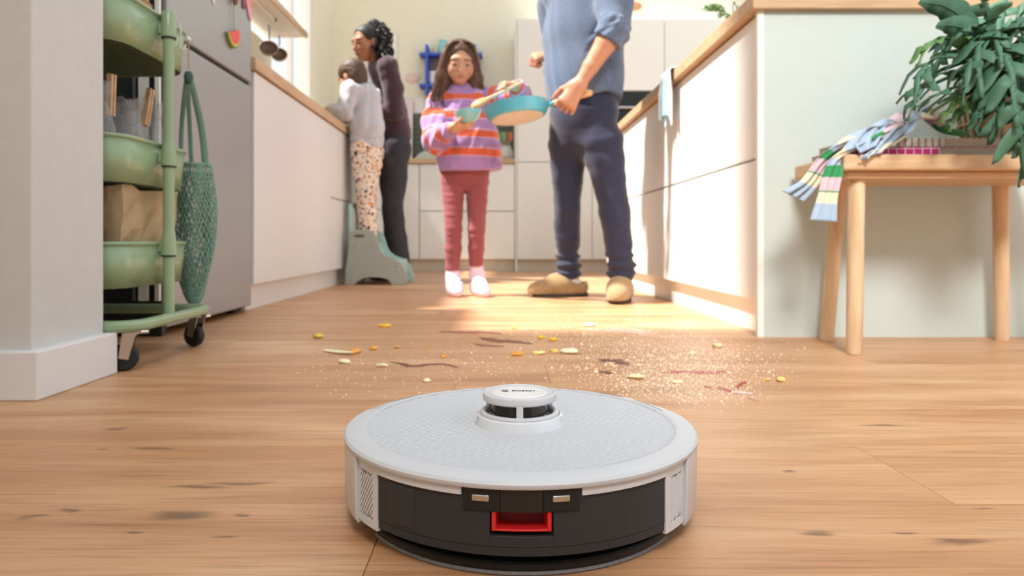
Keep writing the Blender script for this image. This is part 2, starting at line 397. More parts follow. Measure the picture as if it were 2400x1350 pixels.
# laser turret
tur = MB().lathe([(.0475, .0826), (.0470, .0842), (.0435, .0915), (.0420, .0925), (.0395, .0926), (.0385, .0900), (.0, .0900)], C0, 64).build('turret_base', RCLR, rob, smooth=True)
MB().lathe([(.0342, .0905), (.0395, .0915), (.0402, .0935), (.0396, .0952), (.0385, .0958), (.0362, .0957), (.0345, .0945)], C0, 64, close=True).build('turret_ring', RW, tur, smooth=True)
MB().lathe([(0, .0930), (.0280, .0930), (.0295, .0945), (.0275, .1065), (0, .1065)], C0, 48).build('turret_core', M('gloss_black_core', (12, 12, 13), .2), tur, smooth=True)
for a in (0, 120, 240):
    MB().lathe([(.0345, .0945), (.0388, .0945), (.0376, .1070), (.0345, .1070)], C0, 3, th0=R(a-5.2), th1=R(a+5.2), close=True).build('turret_post', RW, tur, bevel=.0006)
cap = MB().lathe([(0, .1055), (.0340, .1055), (.0370, .1062), (.0378, .1075), (.0378, .1118), (.0372, .1134), (.0362, .1140), (.0352, .1140), (.0344, .1135), (.0285, .1133), (0, .1133)], C0, 72).build('turret_cap', RW, rob, smooth=True)
MB().lathe([(.0285, .1130), (.0275, .1137), (.020, .1141), (0, .1142)], C0, 64).build('badge_disc', M('satin_silver_white', (222, 222, 222), .3), cap, smooth=True)
INK = M('dark_print', (40, 40, 42), .5)
def text_mesh(txt, size, name, mat, parent, loc, extrude=.0001, rotx=0):
    cu = bpy.data.curves.new(name, 'FONT'); cu.body = txt; cu.size = size; cu.extrude = extrude; cu.align_x = 'CENTER'; cu.align_y = 'CENTER'; cu.offset = size*.03
    o = bpy.data.objects.new(name+'_tmp', cu); COL.objects.link(o); bpy.context.view_layer.update()
    me = bpy.data.meshes.new_from_object(o.evaluated_get(bpy.context.evaluated_depsgraph_get())); bpy.data.objects.remove(o)
    me.materials.clear(); me.materials.append(mat); n = bpy.data.objects.new(name, me); COL.objects.link(n); n.parent = parent
    n.location = loc; n.rotation_euler = (rotx, 0, 0); return n
t = text_mesh('BOSCH', .0072, 'lettering', INK, cap, (.0040, .0012, .1143)); 
bpy.context.view_layer.update(); t.scale = (.0235/max(1e-6, t.dimensions.x), 1, 1)
lg = MB().tube([(RX-.0148+.0036*math.cos(a), RY+.0012+.0036*math.sin(a), .1143) for a in np.linspace(0, 2*math.pi, 25)[:-1]], .0003, 4, closed=True)
for dx in (-.0017, .0017): lg.box(RX-.0148+dx-.00025, RX-.0148+dx+.00025, RY+.0012-.002, RY+.0012+.002, .1141, .1144)
lg.box(RX-.0165, RX-.0131, RY+.0010, RY+.0014, .1141, .1144)
lg.build('emblem', INK, cap)
# mop plate and cloth under the rear
MB().lathe([(.100, .0045), (.1560, .0045), (.1585, .0062), (.1590, .0105), (.1575, .0122), (.1545, .0122), (.1535, .0100), (.100, .0100)], C0, 60, th0=R(-58), th1=R(58), close=True).build('mop_plate', RB2, rob, smooth=True)
MB().lathe([(.095, .0), (.1555, .0), (.1575, .0018), (.1570, .0042), (.095, .0044)], C0, 60, th0=R(-57), th1=R(57), close=True).build('mop_cloth', M('grey_microfibre', (120, 120, 122), .95, var=.3, scale=900), rob, smooth=True)
for s in (-1, 1): MB().lathe([(0, -.008), (.016, -.008), (.018, -.004), (.018, .004), (.016, .008), (0, .008)], (RX+s*.115, RY+.06, .018), 24, Matrix.Rotation(R(90), 3, 'Y')).build('drive_wheel', BLACK, rob, smooth=True)

# ------------------------------------------------------------------ fridge and the dark tall unit beside it
STEEL = M('brushed_steel', (166, 168, 171), .36, .35, var=.03, scale=4, stretch=(60, 60, 1), bump=.02)
XF = -.93
fr = thing('refrigerator', 'stainless steel fridge freezer with two doors behind the green trolley', 'refrigerator', (XF-.3, 2.27, 0))
MB().box(WL+.005, XF-.06, 1.94, 2.60, .02, 1.30).build('cabinet_body', M('fridge_grey', (128, 128, 130), .5), fr, bevel=.004)
MB().box(XF-.055, XF, 1.938, 2.602, .022, .848).build('door', STEEL, fr, bevel=.006)
MB().box(XF-.055, XF, 1.938, 2.602, .864, 1.30).build('door', STEEL, fr, bevel=.006)
MB().box(XF-.055, XF-.012, 1.942, 2.598, .848, .864).build('door_gap', M('black_gasket', (35, 33, 30), .6), fr)
for yy in (2.0, 2.54): MB().lathe([(0, 0), (.018, 0), (.018, .02), (0, .022)], (XF-.05, yy, 0), 12).build('foot', BLACK, fr)
tu = thing('housing_panel', 'dark charcoal side panel with white strips between trolley and fridge', 'panel', (-1.2, 1.925, 0))
MB().box(-1.55, -.934, 1.915, 1.934, 0, 1.34).build('panel', DARK, tu, bevel=.002)
for x0, x1, m_, d_ in ((-.9955, -.9690, M('bright_white_strip', (245, 245, 243), .4), .010), (-.9500, -.9365, M('bright_white_strip', (245, 245, 243), .4), .010), (-1.0135, -1.0065, M('grey_strip', (110, 112, 118), .4), .006), (-.967, -.951, M('black_strip', (18, 19, 22), .4), .004)):
    MB().box(x0, x1, 1.915-d_, 1.9149, .10, 1.34).build('edge_strip', m_, tu, bevel=.001)
# things stuck on the fridge door
def on_door(px, py): 
    Y = FPX*(-XF)/(VX-px); return Y, CAMH-(py-VY)/FPX*Y
y, z = on_door(541, 88)
wm = thing('watermelon_magnet', 'watermelon slice magnet hanging on a string on the fridge door', 'magnet', (XF+.008, y, z))
a0 = [(XF+.002, y-.052+.012*0, z+.034)]
def slice_pts(r, t, x):
    o = []
    for k in range(13):
        a = R(-150+k*(150+40)/12+0); o.append((x, y-.012+r*math.cos(a), z+.026+r*math.sin(a)))
    return o
def half(r, x, yc, zc, tilt, d):
    return MB().prism([(x, yc+r*math.cos(R(180+tilt+180*k/14)), zc+r*math.sin(R(180+tilt+180*k/14))) for k in range(15)], (d, 0, 0))
half(.058, XF+.001, y, z+.022, 20, .010).build('rind', M('melon_green', (120, 140, 50), .6), wm)
half(.052, XF+.003, y, z+.0225, 20, .010).build('pith', M('melon_pale', (226, 214, 120), .6), wm)
half(.046, XF+.005, y, z+.023, 20, .010).build('flesh', M('melon_red', (226, 96, 88), .6), wm)
MB().tube([(XF+.008, y+.012, z+.03), (XF+.007, y+.006, z+.085), (XF+.006, y+.01, z+.13)], .0015, 5).build('string', M('cotton_string', (150, 140, 128), .9), wm)
MB().ell((XF+.012, y+.010, z+.137), (.01, .011, .022)).build('bead', M('brown_bead', (128, 84, 70), .6), wm, smooth=True)
y, z = on_door(583, 14)
fl = thing('paper_flower_magnet', 'pink and orange paper flower magnet at the fridge edge', 'magnet', (XF+.004, y, z))
MB().ell((XF+.004, y-.01, z), (.004, .020, .06), Matrix.Rotation(R(22), 3, 'X')).build('petal', M('pink_paper', (232, 170, 188), .7), fl, smooth=True)
MB().ell((XF+.008, y-.012, z+.018), (.004, .010, .028), Matrix.Rotation(R(22), 3, 'X')).build('petal', M('orange_paper', (240, 150, 120), .7), fl, smooth=True)
MB().ell((XF+.004, y-.055, z-.004), (.004, .018, .030), Matrix.Rotation(R(-15), 3, 'X')).build('petal', M('plum_paper', (140, 84, 100), .7), fl, smooth=True)
y, z = on_door(496, -4)
tag(MB().prism([(XF+.001, y-.05, z+.05), (XF+.001, y+.03, z+.04), (XF+.001, y+.012, z-.02)], (.0025, 0, 0)).build('paper_note', M('pink_white_paper', (238, 226, 230), .8), loc=(XF, y, z)), 'white corner of a paper note on the fridge top door', 'note')

# ------------------------------------------------------------------ left base cabinets, worktop, shelf
XL = -.928
ZT0, ZT1 = .919, .966
def base_unit(name, label, x_front, depth, y0, y1, zt, splits, facing, mat, plinth=.10, pm=None, top=None):
    """cabinet running along Y; facing=+1 front looks to +X, -1 to -X; splits: heights of panel joints"""
    s = facing; xa = x_front-s*.02; xb = x_front-s*depth
    t = thing(name, label, 'cabinet', ((x_front+xb)/2, (y0+y1)/2, 0))
    MB().box(min(xa, xb), max(xa, xb), y0+.001, y1-.001, plinth, zt-.004).build('carcass', mat, t)
    zs = [plinth]+splits+[zt-.004]
    for a, b_ in zip(zs[:-1], zs[1:]):
        gap = .005
        MB().box(min(x_front, xa), max(x_front, xa), y0+.0015, y1-.0015, a+(gap if a != plinth else 0), b_-gap*.6).build('front_panel', mat, t, bevel=.0015)
    xp = x_front-s*.035
    MB().box(min(xp, xp-s*.016), max(xp, xp-s*.016), y0+.001, y1-.001, 0, plinth).build('plinth', pm or mat, t)
    return t
LCAB = M('warm_white_lacquer', (226, 225, 224), .38, var=.01)
base_unit('base_cabinet', 'white base cabinet with plain front next to the fridge', XL, .60, 2.625, 3.83, ZT0, [], 1, LCAB)
base_unit('base_cabinet', 'white drawer cabinet behind the step stool on the left', XL, .60, 3.83, 4.75, ZT0, [.505], 1, LCAB)
base_unit('base_cabinet', 'white cabinet in the far left corner behind the woman', XL, .60, 4.75, 5.90, ZT0, [.505], 1, LCAB)
tag(MB().box(WL+.003, XL+.012, 2.61, 5.88, ZT0, ZT1).build('worktop', OAKT, loc=((WL+XL)/2, 4.2, ZT0), bevel=.003), 'oak worktop on the left cabinets below the window', 'worktop')
sh = thing('wall_shelf', 'white wall shelf with oak edge above the left worktop', 'shelf', (WL, 3.65, 1.64))
MB().box(WL+.003, -1.30, 2.63, 4.66, 1.640, 1.664).build('board', M('white_shelf_board', (228, 222, 214), .5), sh, bevel=.001)
MB().box(-1.30, -1.283, 2.63, 4.66, 1.638, 1.672).build('edge_strip', OAKT, sh, bevel=.001)
MB().box(WL+.003, WL+.09, 2.63, 4.10, 1.612, 1.640).build('wall_rail', OAKT, sh, bevel=.001)
MB().tube([(WL+.19, 2.8, 1.625), (WL+.19, 4.3, 1.625)], .004, 8).build('hanging_rod', CHROME, sh)
MB().tube([(WL+.19, 4.25, 1.640), (WL+.19, 4.25, 1.618)], .006, 8).build('rod_bracket', M('bronze_hook', (92, 80, 56), .5), sh)
# two strainers hanging under the shelf
for (px, py, rr, Y, lab) in ((630, 112, .055, 4.32, 'round metal strainer with a blue loop hanging nearest the fridge'), (654, 127, .052, 4.55, 'round metal strainer with a blue loop hanging nearest the window')):
    c = P(px, py, Y); st = thing('strainer', lab, 'strainer', c, group='strainers under the shelf')
    mt = Matrix.Rotation(R(62), 3, 'X') @ Matrix.Rotation(R(18), 3, 'Y')
    MB().lathe([(rr*math.sin(R(a)), -rr*.75*math.cos(R(a))) for a in range(0, 91, 9)], c, 28, mt).build('mesh_bowl', M('brown_grey_mesh', (128, 108, 94), .5, .4, var=.25, scale=400), st, smooth=True, solid=.002)
    MB().tube([c+mt @ Vector((rr*math.sin(a), -rr*math.cos(a), 0)) for a in np.linspace(0, 2*math.pi, 25)[:-1]], .003, 6, closed=True).build('rim', M('steel_rim', (160, 148, 138), .35, .8), st, smooth=True)
    MB().tube([c+Vector((0, 0, rr)), c+Vector((.004, 0, rr+.03)), c+Vector((0, 0, 1.622-c.z if 1.622-c.z > rr+.035 else rr+.05))], .004, 6).build('handle_loop', M('blue_loop', (30, 70, 150), .6), st)

# ------------------------------------------------------------------ right peninsula
XR = .728; ZR0, ZR1 = .905, .948
base_unit('base_cabinet', 'white drawer cabinet nearest the camera in the right run', XR, .62, 1.925, 2.705, ZR0, [.4966], -1, WHITE)
base_unit('base_cabinet', 'white drawer cabinet under the striped towel in the right run', XR, .62, 2.705, 3.50, ZR0, [.4966], -1, WHITE)
base_unit('base_cabinet', 'white drawer cabinet behind the man in the right run', XR, .62, 3.50, 4.55, ZR0, [.4966], -1, WHITE)
ep = thing('end_panel', 'pale sage end panel of the right kitchen run behind the stool', 'panel', (1.5, 1.91, 0))
MB().box(XR+.012, 2.6, 1.905, 1.922, 0, ZR0).build('panel', SAGE, ep)
MB().box(XR-.006, XR+.0115, 1.903, 1.922, 0, ZR0).build('edge_strip', WHITE, ep, bevel=.001)
tag(MB().box(XR-.025, 2.6, 1.885, 4.56, ZR0, ZR1).build('worktop', OAKX, loc=(1.4, 3.0, ZR0), bevel=.003), 'oak worktop on the right kitchen run', 'worktop')

# ------------------------------------------------------------------ back wall units
YC = 5.9
def panel_xz(parent, name, x0, x1, z0, z1, mat, y=YC, t=.02, gap=.003):
    return MB().box(x0+gap, x1-gap, y, y+t, z0+gap, z1-gap).build(name, mat, parent, bevel=.002)
for (x0, x1, lab) in ((-.925, -.667, 'narrow cream base cabinet at the back wall next to the woman'), (-.667, .155, 'wide cream drawer cabinet at the back wall behind the girl')):
    t = thing('base_cabinet', lab, 'cabinet', ((x0+x1)/2, YC+.3, 0))
    MB().box(x0, x1, YC+.021, YB-.005, .10, .925).build('carcass', CREAM, t)
    for a, b_ in (((.10, .515), (.515, .925)) if x0 > -.8 else ((.10, .925),)): panel_xz(t, 'front_panel', x0, x1, a, b_, CREAM, gap=.005)
    MB().box(x0, x1, YC+.05, YC+.066, 0, .10).build('plinth', M('beige_plinth', (205, 196, 178), .6), t)
tag(MB().box(-.925, .155, YC-.02, YB-.003, .926, .966).build('worktop', OAKX, loc=(-.4, YC+.3, .926), bevel=.002), 'oak worktop at the back wall behind the girl', 'worktop')
tcs = ((.172, .817, 'tall cream cabinet at the back wall left of the man', ((.10, .937), (.937, 2.17))), (.817, 1.44, 'tall cream cabinet with built-in black oven behind the man', ((.10, .937), (1.55, 2.17))), (1.44, 2.35, 'tall cream cabinet below the trailing plant at the back', ((.10, .937), (.937, 2.17))))
for x0, x1, lab, ps in tcs:
    t = thing('tall_cabinet', lab, 'cabinet', ((x0+x1)/2, YC+.3, 0))
    MB().box(x0, x1, YC+.021, YB-.005, .10, 2.175).build('carcass', CREAM, t)
    for a, b_ in ps: panel_xz(t, 'door', x0, x1, a, b_, CREAM)
    if x0 == .172: MB().box(.157, .1715, YC-.005, YB-.005, 0, 2.18).build('side_panel', CREAM, t)
    MB().box(x0, x1, YC+.05, YC+.066, 0, .10).build('plinth', M('beige_plinth', (205, 196, 178), .6), t)
    if x0 == .817:
        ov = MB().box(x0+.004, x1-.004, YC+.002, YC+.02, .945, 1.545).build('oven_front', M('black_oven_glass', (26, 30, 30), .15), t, bevel=.003)
        MB().tube([(x0+.06, YC-.03, 1.40), (x1-.06, YC-.03, 1.40)], .011, 10).build('oven_handle', CHROME, ov)
        for xx in (x0+.1, x1-.1): MB().tube([(xx, YC-.03, 1.40), (xx, YC+.005, 1.40)], .007, 8).build('handle_post', CHROME, ov)
# dark green backsplash strips
bs = thing('backsplash', 'dark green horizontal tile backsplash above the back worktop', 'backsplash', (-.33, YB-.01, .97))
MB().box(-.86, .155, YB-.012, YB-.001, .968, 1.47).build('backing', M('dark_grout', (60, 66, 58), .8), bs)
for r_ in range(10):
    for q in range(4):
        z0 = .969+r_*.05; x0 = -.86+q*.254-(.127 if r_ % 2 else 0); x1 = x0+.254
        x0, x1 = max(x0, -.86), min(x1+(.127 if q == 3 else 0), .155)
        MB().box(x0+.0015, x1-.0015, YB-.020, YB-.012, z0+.0015, z0+.0485).build('tile', M('dark_green_tile', (88, 100, 84), .35, var=.12, scale=6), bs, bevel=.001)
# ------------------------------------------------------------------ green trolley
TX, TY = -.775, 1.58       # near end plane (towards the room) and centre of the short side
trl = thing('utility_trolley', 'sage green three tier metal trolley on casters beside the fridge', 'trolley', (-.95, TY, 0))
TL, TW = .38, .365            # length along -X, width along Y
def basket(z0, z1, mat_bottom):
    cx = TX-TL/2; o_t = [(cx+a, TY+b) for a, b in rect_round(TL, TW, .075, 7)]; k = .955
    o_b = [(cx+a, TY+b) for a, b in rect_round(TL*k, TW*k, .07, 7)]; n = len(o_t)
    m = MB(); v = [(x, y, z1) for x, y in o_t]+[(x, y, z0) for x, y in o_b]
    m.add(v, [(i, (i+1) % n, n+(i+1) % n, n+i) for i in range(n)])
    b = m.build('basket', GREEN, trl, smooth=True, solid=.002, angle=60)
    MB().tube([(x, y, z1) for x, y in o_t], .0045, 8, closed=True).build('rim', GREEN, b, smooth=True)
    # wire mesh floor
    g_ = MB(); xs = np.arange(cx-TL*k/2+.008, cx+TL*k/2-.004, .0125); ys = np.arange(TY-TW*k/2+.008, TY+TW*k/2-.004, .0125)
    def clip(u, c0, half, other_half, rad):   # rounded ends
        d = max(0, abs(u-c0)-(half-rad)); return other_half-(rad-math.sqrt(max(0, rad*rad-d*d)))
    for x in xs:
        h = clip(x, cx, TL*k/2, TW*k/2, .07); g_.box(x-.0011, x+.0011, TY-h, TY+h, z0-.001, z0+.001)
    for y in ys:
        h = clip(y, TY, TW*k/2, TL*k/2, .07); g_.box(cx-h, cx+h, y-.0011, y+.0011, z0+.001, z0+.003)
    w_ = g_.build('wire_floor', M('dark_green_mesh', (84, 100, 72), .5), b); w_['kind'] = 'stuff'
    m2 = MB(); m2.prism([(x, y, z0+.003) for x, y in o_b], (0, 0, .001)); m2.build('floor_sheet', M('dim_green_sheet', (66, 80, 58), .6), b)
for z0, z1 in ((.686, .784), (.392, .488), (.168, .262)): basket(z0, z1, None)
for x in (TX+.020, TX-TL-.020):
    MB().tube([(x, TY, .095), (x, TY, .79)], .0125, 16).build('post', GREEN, trl, smooth=True)
    for zt, zb in ((.794, .735), (.48, .44), (.275, .235)):
        MB().lathe([(.0125, zb), (.0165, zb), (.0165, zt-.004), (.0145, zt), (0, zt)] if zt > .79 else [(.0125, zb), (.0165, zb), (.0165, zt-.01), (.0125, zt+.02)], (x, TY, 0), 20).build('sleeve', GREEN, trl, smooth=True)
        MB().lathe([(.0125, zb-.004), (.0158, zb-.004), (.0158, zb+.001), (.0125, zb+.001)], (x, TY, 0), 20, close=True).build('collar', M('black_collar', (34, 36, 36), .6), trl, smooth=True)
        MB().box(min(x, x+(.0 if x < TX else -.02)), max(x, x+(.02 if x < TX else 0)), TY-.010, TY+.010, zb+.008, zb+.03).build('bracket', GREEN, trl)
fo = [(TX-TL/2+a, TY+b, .093) for a, b in rect_round(TL+.075, TW+.01, .045, 5)]
MB().tube(fo, .0125, 10, closed=True).build('base_frame', GREEN, trl, smooth=True)
def caster(x, y, ang):
    c = thing('caster', '', '', (0, 0, 0)); bpy.data.objects.remove(c)
    d = Vector((math.cos(ang), math.sin(ang), 0)); s = Vector((-d.y, d.x, 0)); top = Vector((x, y, .083)); ax = top+d*.012; ax.z = .028
    w_ = MB(); w_.lathe([(0, -.010), (.024, -.010), (.0275, -.006), (.0275, .006), (.024, .010), (0, .010)], ax, 28, Matrix((d, Vector((0, 0, 1)), s)).transposed())
    wo = w_.build('caster_wheel', BLACK, trl, smooth=True)
    for q in (-1, 1):
        MB().prism([top+s*(q*.0125)-d*.012+Vector((0, 0, -.004)), top+s*(q*.0125)+d*.014+Vector((0, 0, -.004)), ax+s*(q*.0125)+d*.009, ax+s*(q*.0125)-d*.009-Vector((0, 0, .004))], s*(q*.0018)).build('caster_fork', CHROME, wo)
    MB().lathe([(0, -.008), (.016, -.008), (.016, -.003), (.006, 0), (.006, .008)], top, 16).build('caster_plate', CHROME, wo, smooth=True)
    MB().obox(top-d*.022+Vector((0, 0, -.004)), d, s, Vector((0, 0, 1)), .012, .008, .003).build('caster_brake', CHROME, wo, bevel=.001)
caster(TX+.018, TY-.160, R(200)); caster(TX+.018, TY+.158, R(160)); caster(TX-TL-.018, TY-.160, R(200)); caster(TX-TL-.018, TY+.158, R(150))
# contents of the trolley
CARD = M('brown_cardboard', (176, 132, 92), .85, var=.08)
KRAFT = M('kraft_paper', (170, 148, 114), .85, var=.08, bump=.15, bscale=40)
def paper_bag(name, label, x0, x1, y0, y1, z0, z1, mat, crump=.008):
    nx = 7; m = MB(); rows = 7
    ring = []
    per = [(x0+(x1-x0)*i/nx, y0) for i in range(nx)]+[(x1, y0+(y1-y0)*i/nx) for i in range(nx)]+[(x1-(x1-x0)*i/nx, y1) for i in range(nx)]+[(x0, y1-(y1-y0)*i/nx) for i in range(nx)]
    n = len(per); V = []
    for r_ in range(rows+1):
        for x, y in per: V.append((x+random.uniform(-crump, crump)*.6, y+random.uniform(-crump, crump)*.6, z0+(z1-z0)*r_/rows+(random.uniform(-crump, crump) if r_ == rows else 0)))
    F = [(r_*n+i, r_*n+(i+1) % n, (r_+1)*n+(i+1) % n, (r_+1)*n+i) for r_ in range(rows) for i in range(n)]+[tuple(range(n))]
    return tag(m.add(V, F).build(name, mat, loc=((x0+x1)/2, (y0+y1)/2, z0), solid=.0015), label, 'bag')
paper_bag('paper_bag', 'brown kraft paper bag standing in the lowest trolley basket', TX-.24, TX-.022, TY-.125, TY+.125, .175, .383, KRAFT)
paper_bag('paper_bag', 'folded brown paper bag sticking out of the top trolley basket', TX-.10, TX-.035, TY-.04, TY+.035, .692, .822, CARD, .005)
tag(MB().prism([(TX-.05, TY+.100, .70), (TX-.05, TY+.150, .70), (TX-.03, TY+.160, .800), (TX-.035, TY+.105, .805)], (-.03, 0, 0)).build('cardboard_box', CARD, loc=(TX-.05, TY+.12, .69), bevel=.002), 'small brown cardboard piece at the fridge end of the top trolley basket', 'cardboard')
PLAST = M('clear_plastic_film', (225, 228, 235), .15, var=.05, coat=.6)
def film_mat():
    m = bpy.data.materials.new('crinkled_clear_film'); m.use_nodes = True; nt = m.node_tree; nt.nodes.clear()
    o = nt.nodes.new('ShaderNodeOutputMaterial'); t = nt.nodes.new('ShaderNodeBsdfTransparent'); gl = nt.nodes.new('ShaderNodeBsdfPrincipled')
    gl.inputs['Base Color'].default_value = (.8, .81, .84, 1); gl.inputs['Roughness'].default_value = .2
    n = nt.nodes.new('ShaderNodeTexNoise'); n.inputs['Scale'].default_value = 60; mx = nt.nodes.new('ShaderNodeMixShader')
    mr = nt.nodes.new('ShaderNodeMapRange'); mr.inputs[3].default_value = .12; mr.inputs[4].default_value = .5; nt.links.new(n.outputs[0], mr.inputs[0]); nt.links.new(mr.outputs[0], mx.inputs[0])
    bp = nt.nodes.new('ShaderNodeBump'); bp.inputs['Distance'].default_value = .004; nt.links.new(n.outputs[0], bp.inputs['Height']); nt.links.new(bp.outputs[0], gl.inputs['Normal'])
    nt.links.new(t.outputs[0], mx.inputs[1]); nt.links.new(gl.outputs[0], mx.inputs[2]); nt.links.new(mx.outputs[0], o.inputs[0]); return m
FILM = film_mat()
fills = ((TX-.235, TY-.100, 'brown rice', (150, 112, 74)), (TX-.095, TY-.105, 'pale grain', (202, 178, 140)), (TX-.085, TY+.003, 'oats', (190, 160, 124)), (TX-.085, TY+.110, 'dark nuts', (110, 88, 68)))
for k, (x, y, what, colr) in enumerate(fills):
    t = thing('food_bag', ('clear bag of %s with wooden clip in the middle trolley basket' % what), 'food bag', (x, y, .396), group='food bags in the middle basket')
    MB().ell((x, y, .445), (.056, .050, .050)).build('contents', M('food_'+what.replace(' ', '_'), colr, .8, var=.4, scale=160), t, smooth=True)
    m = MB(); n = 20
    V = []; hs = (.0, .06, .11, .16, .19+.02*(k % 2)); rs = (.052, .056, .042, .03, .045)
    for h, r_ in zip(hs, rs):
        for i_ in range(n):
            a = 2*math.pi*i_/n; q = r_*(1+random.uniform(-.18, .18)); V.append((x+q*math.cos(a), y+q*.8*math.sin(a), .40+h+random.uniform(-.006, .006)))
    m.add(V, [(r_*n+i_, r_*n+(i_+1) % n, (r_+1)*n+(i_+1) % n, (r_+1)*n+i_) for r_ in range(4) for i_ in range(n)]).build('film', FILM, t, smooth=True)
    if k < 3:
        lean = (-.35, .12, -.1)[k]; axx = Vector((.1, -lean, 1)).normalized(); sx = Vector((1, 0, 0)); sx = (sx-axx*sx.dot(axx)).normalized(); sy = axx.cross(sx)
        for q in (-1, 1): MB().obox(Vector((x+.03, y+(-.02, .02, .05)[k], .585))+sy*(q*.006)+axx*.0, sx, sy, axx, .006, .0035, .045).build('clip_jaw', BEECH, t, bevel=.001)
# hooks and net bag at the near fridge corner of the top basket
tag(MB().tube(bez([(TX+.002, TY+.065, .780), (TX+.012, TY+.068, .790), (TX+.016, TY+.068, .765), (TX+.013, TY+.066, .735), (TX+.02, TY+.072, .728), (TX+.024, TY+.078, .742)], 6), .0022, 6).build('hook', M('pale_plastic_hook', (205, 205, 196), .5), loc=(TX, TY+.06, .74), smooth=True), 'pale S shaped hook on the top basket beside the trolley post', 'hook')
HKX, HKY = -.792, 1.764
hk = thing('hook', 'thin hook with white bead carrying the net bag', 'hook', (HKX, HKY, .72))
MB().tube([(TX-.035, TY+.172, .788), (HKX, HKY, .790), (HKX, HKY, .70)], .0016, 6).build('wire', M('copper_wire', (190, 150, 120), .4, .5), hk)
for z in (.786, .700): MB().ell((HKX, HKY, z), (.0055, .0055, .0055)).build('bead', M('white_bead', (240, 240, 235), .4), hk, smooth=True)
NET = M('sea_green_cotton_net', (128, 164, 148), .9, var=.15, scale=300)
nb = thing('net_bag', 'sea green cotton net bag hanging on the trolley corner', 'bag', (-.80, 1.81, .095))
bc = Vector((-.797, 1.808, 0))
def bag_r(t):     # t 0 at rim .. 1 at bottom
    return (.048+.014*math.sin(math.pi*min(1, t*1.15))) * (math.sqrt(max(0, 1-((t-.62)/.38)**2)) if t > .62 else 1)
ZR_, ZB_ = .468, .095
def bag_p(t, a):
    r_ = bag_r(t); w_ = 1+.18*math.sin(3*a+5*t); sag = Vector((0, .008*math.sin(3*t), 0))
    return bc+sag+Vector((r_*.80*w_*math.cos(a), r_*.55*math.sin(a), ZR_+(ZB_-ZR_)*t))
net = MB(); NL = 34
for s in (-1, 1):
    for k in range(NL):
        a0 = 2*math.pi*k/NL; net.tube([bag_p(t, a0+s*t*2.6+.03*random.uniform(-1, 1)) for t in np.linspace(0, .995, 34)], .0013, 4, cap=False)
net.build('net', NET, nb)
inn = MB()
V = [bag_p(t, 2*math.pi*i_/24)*1 for t in np.linspace(.02, .985, 16) for i_ in range(24)]
V = [bc+(Vector((p.x, p.y, 0))-bc)*.80+Vector((0, 0, p.z)) if True else p for p in V]
net2 = MB()
for s in (-1, 1):
    for k in range(16):
        a0 = 2*math.pi*k/16+.1
        net2.tube([bc+(bag_p(t, a0-s*t*3.4)-bc-Vector((0, 0, bag_p(t, 0).z)))*.72+Vector((0, 0, bag_p(t, 0).z)) for t in np.linspace(0.05, .97, 26)], .0016, 4, cap=False)
net2.build('inner_fold', NET, nb)
MB().tube([bag_p(0, a) for a in np.linspace(0, 2*math.pi, 25)[:-1]], .004, 7, closed=True).build('rim', NET, nb, smooth=True)
for xa, dy in ((-.036, .0), (-.014, .016), (.022, .012), (.036, -.006)):
    MB().tube(bez([bc+Vector((xa, dy, ZR_-.005)), bc+Vector((xa*.8, dy*.6-.01, .56)), Vector((HKX+xa*.3, HKY+.005, .66)), Vector((HKX, HKY, .698))], 8), .0065, 6, flat=.45).build('strap', NET, nb, smooth=True)
MB().ell((HKX, HKY, .687), (.012, .010, .018)).build('knot', M('deep_green_cotton', (70, 104, 92), .9), nb, smooth=True)

# ------------------------------------------------------------------ wooden stool on the right
stl = thing('wooden_stool', 'light birch wooden stool with round splayed legs on the right', 'stool', (1.11, 1.73, 0))
SX0, SX1, SY0, SY1 = .808, 1.425, 1.60, 1.868
MB().box(SX0, SX1, SY0, SY1, .432, .470).build('seat', BEECH, stl, bevel=.006, segs=3)
MB().box(SX0+.018, SX1-.018, SY0+.022, SY1-.018, .414, .432).build('apron', BEECH, stl, bevel=.004)
for (xt, yt, xb, yb) in ((.866, 1.655, .842, 1.62), (.915, 1.835, .888, 1.851), (1.345, 1.835, 1.36, 1.851), (1.37, 1.655, 1.394, 1.62)):
    MB().tube([(xb, yb, 0), (xb+(xt-xb)*.01, yb+(yt-yb)*.01, .006), (xt, yt, .43)], [.0165, .0180, .0195], 18).build('leg', BIRCHV, stl, smooth=True)
# magazines
def magazine(z0, th, x0, x1, y0, y1, rot, label, spine_mat):
    c = Vector(((x0+x1)/2, (y0+y1)/2, z0)); ax = Vector((math.cos(rot), math.sin(rot), 0)); ay = Vector((-ax.y, ax.x, 0)); az = Vector((0, 0, 1))
    hx, hy = (x1-x0)/2, (y1-y0)/2; t = thing('magazine', label, 'magazine', c, group='magazines on the stool')
    MB().obox(c+az*th*.5, ax, ay, az, hx-.002, hy-.002, th*.5-.0012).build('pages', M('paper_edges', (182, 172, 156), .9, var=.2, scale=3, stretch=(1, 1, 400)), t)
    cv = MB().obox(c+az*(th-.0006), ax, ay, az, hx, hy, .0006); cv.obox(c+az*.0006, ax, ay, az, hx, hy, .0006)
    # front half of the near side carries the printed cover wrapped round the spine
    cv.obox(c-ay*hy+az*th*.5-ax*hx*.57, ax, ay, az, hx*.43, .0008, th*.5)
    cv.build('cover', spine_mat, t)
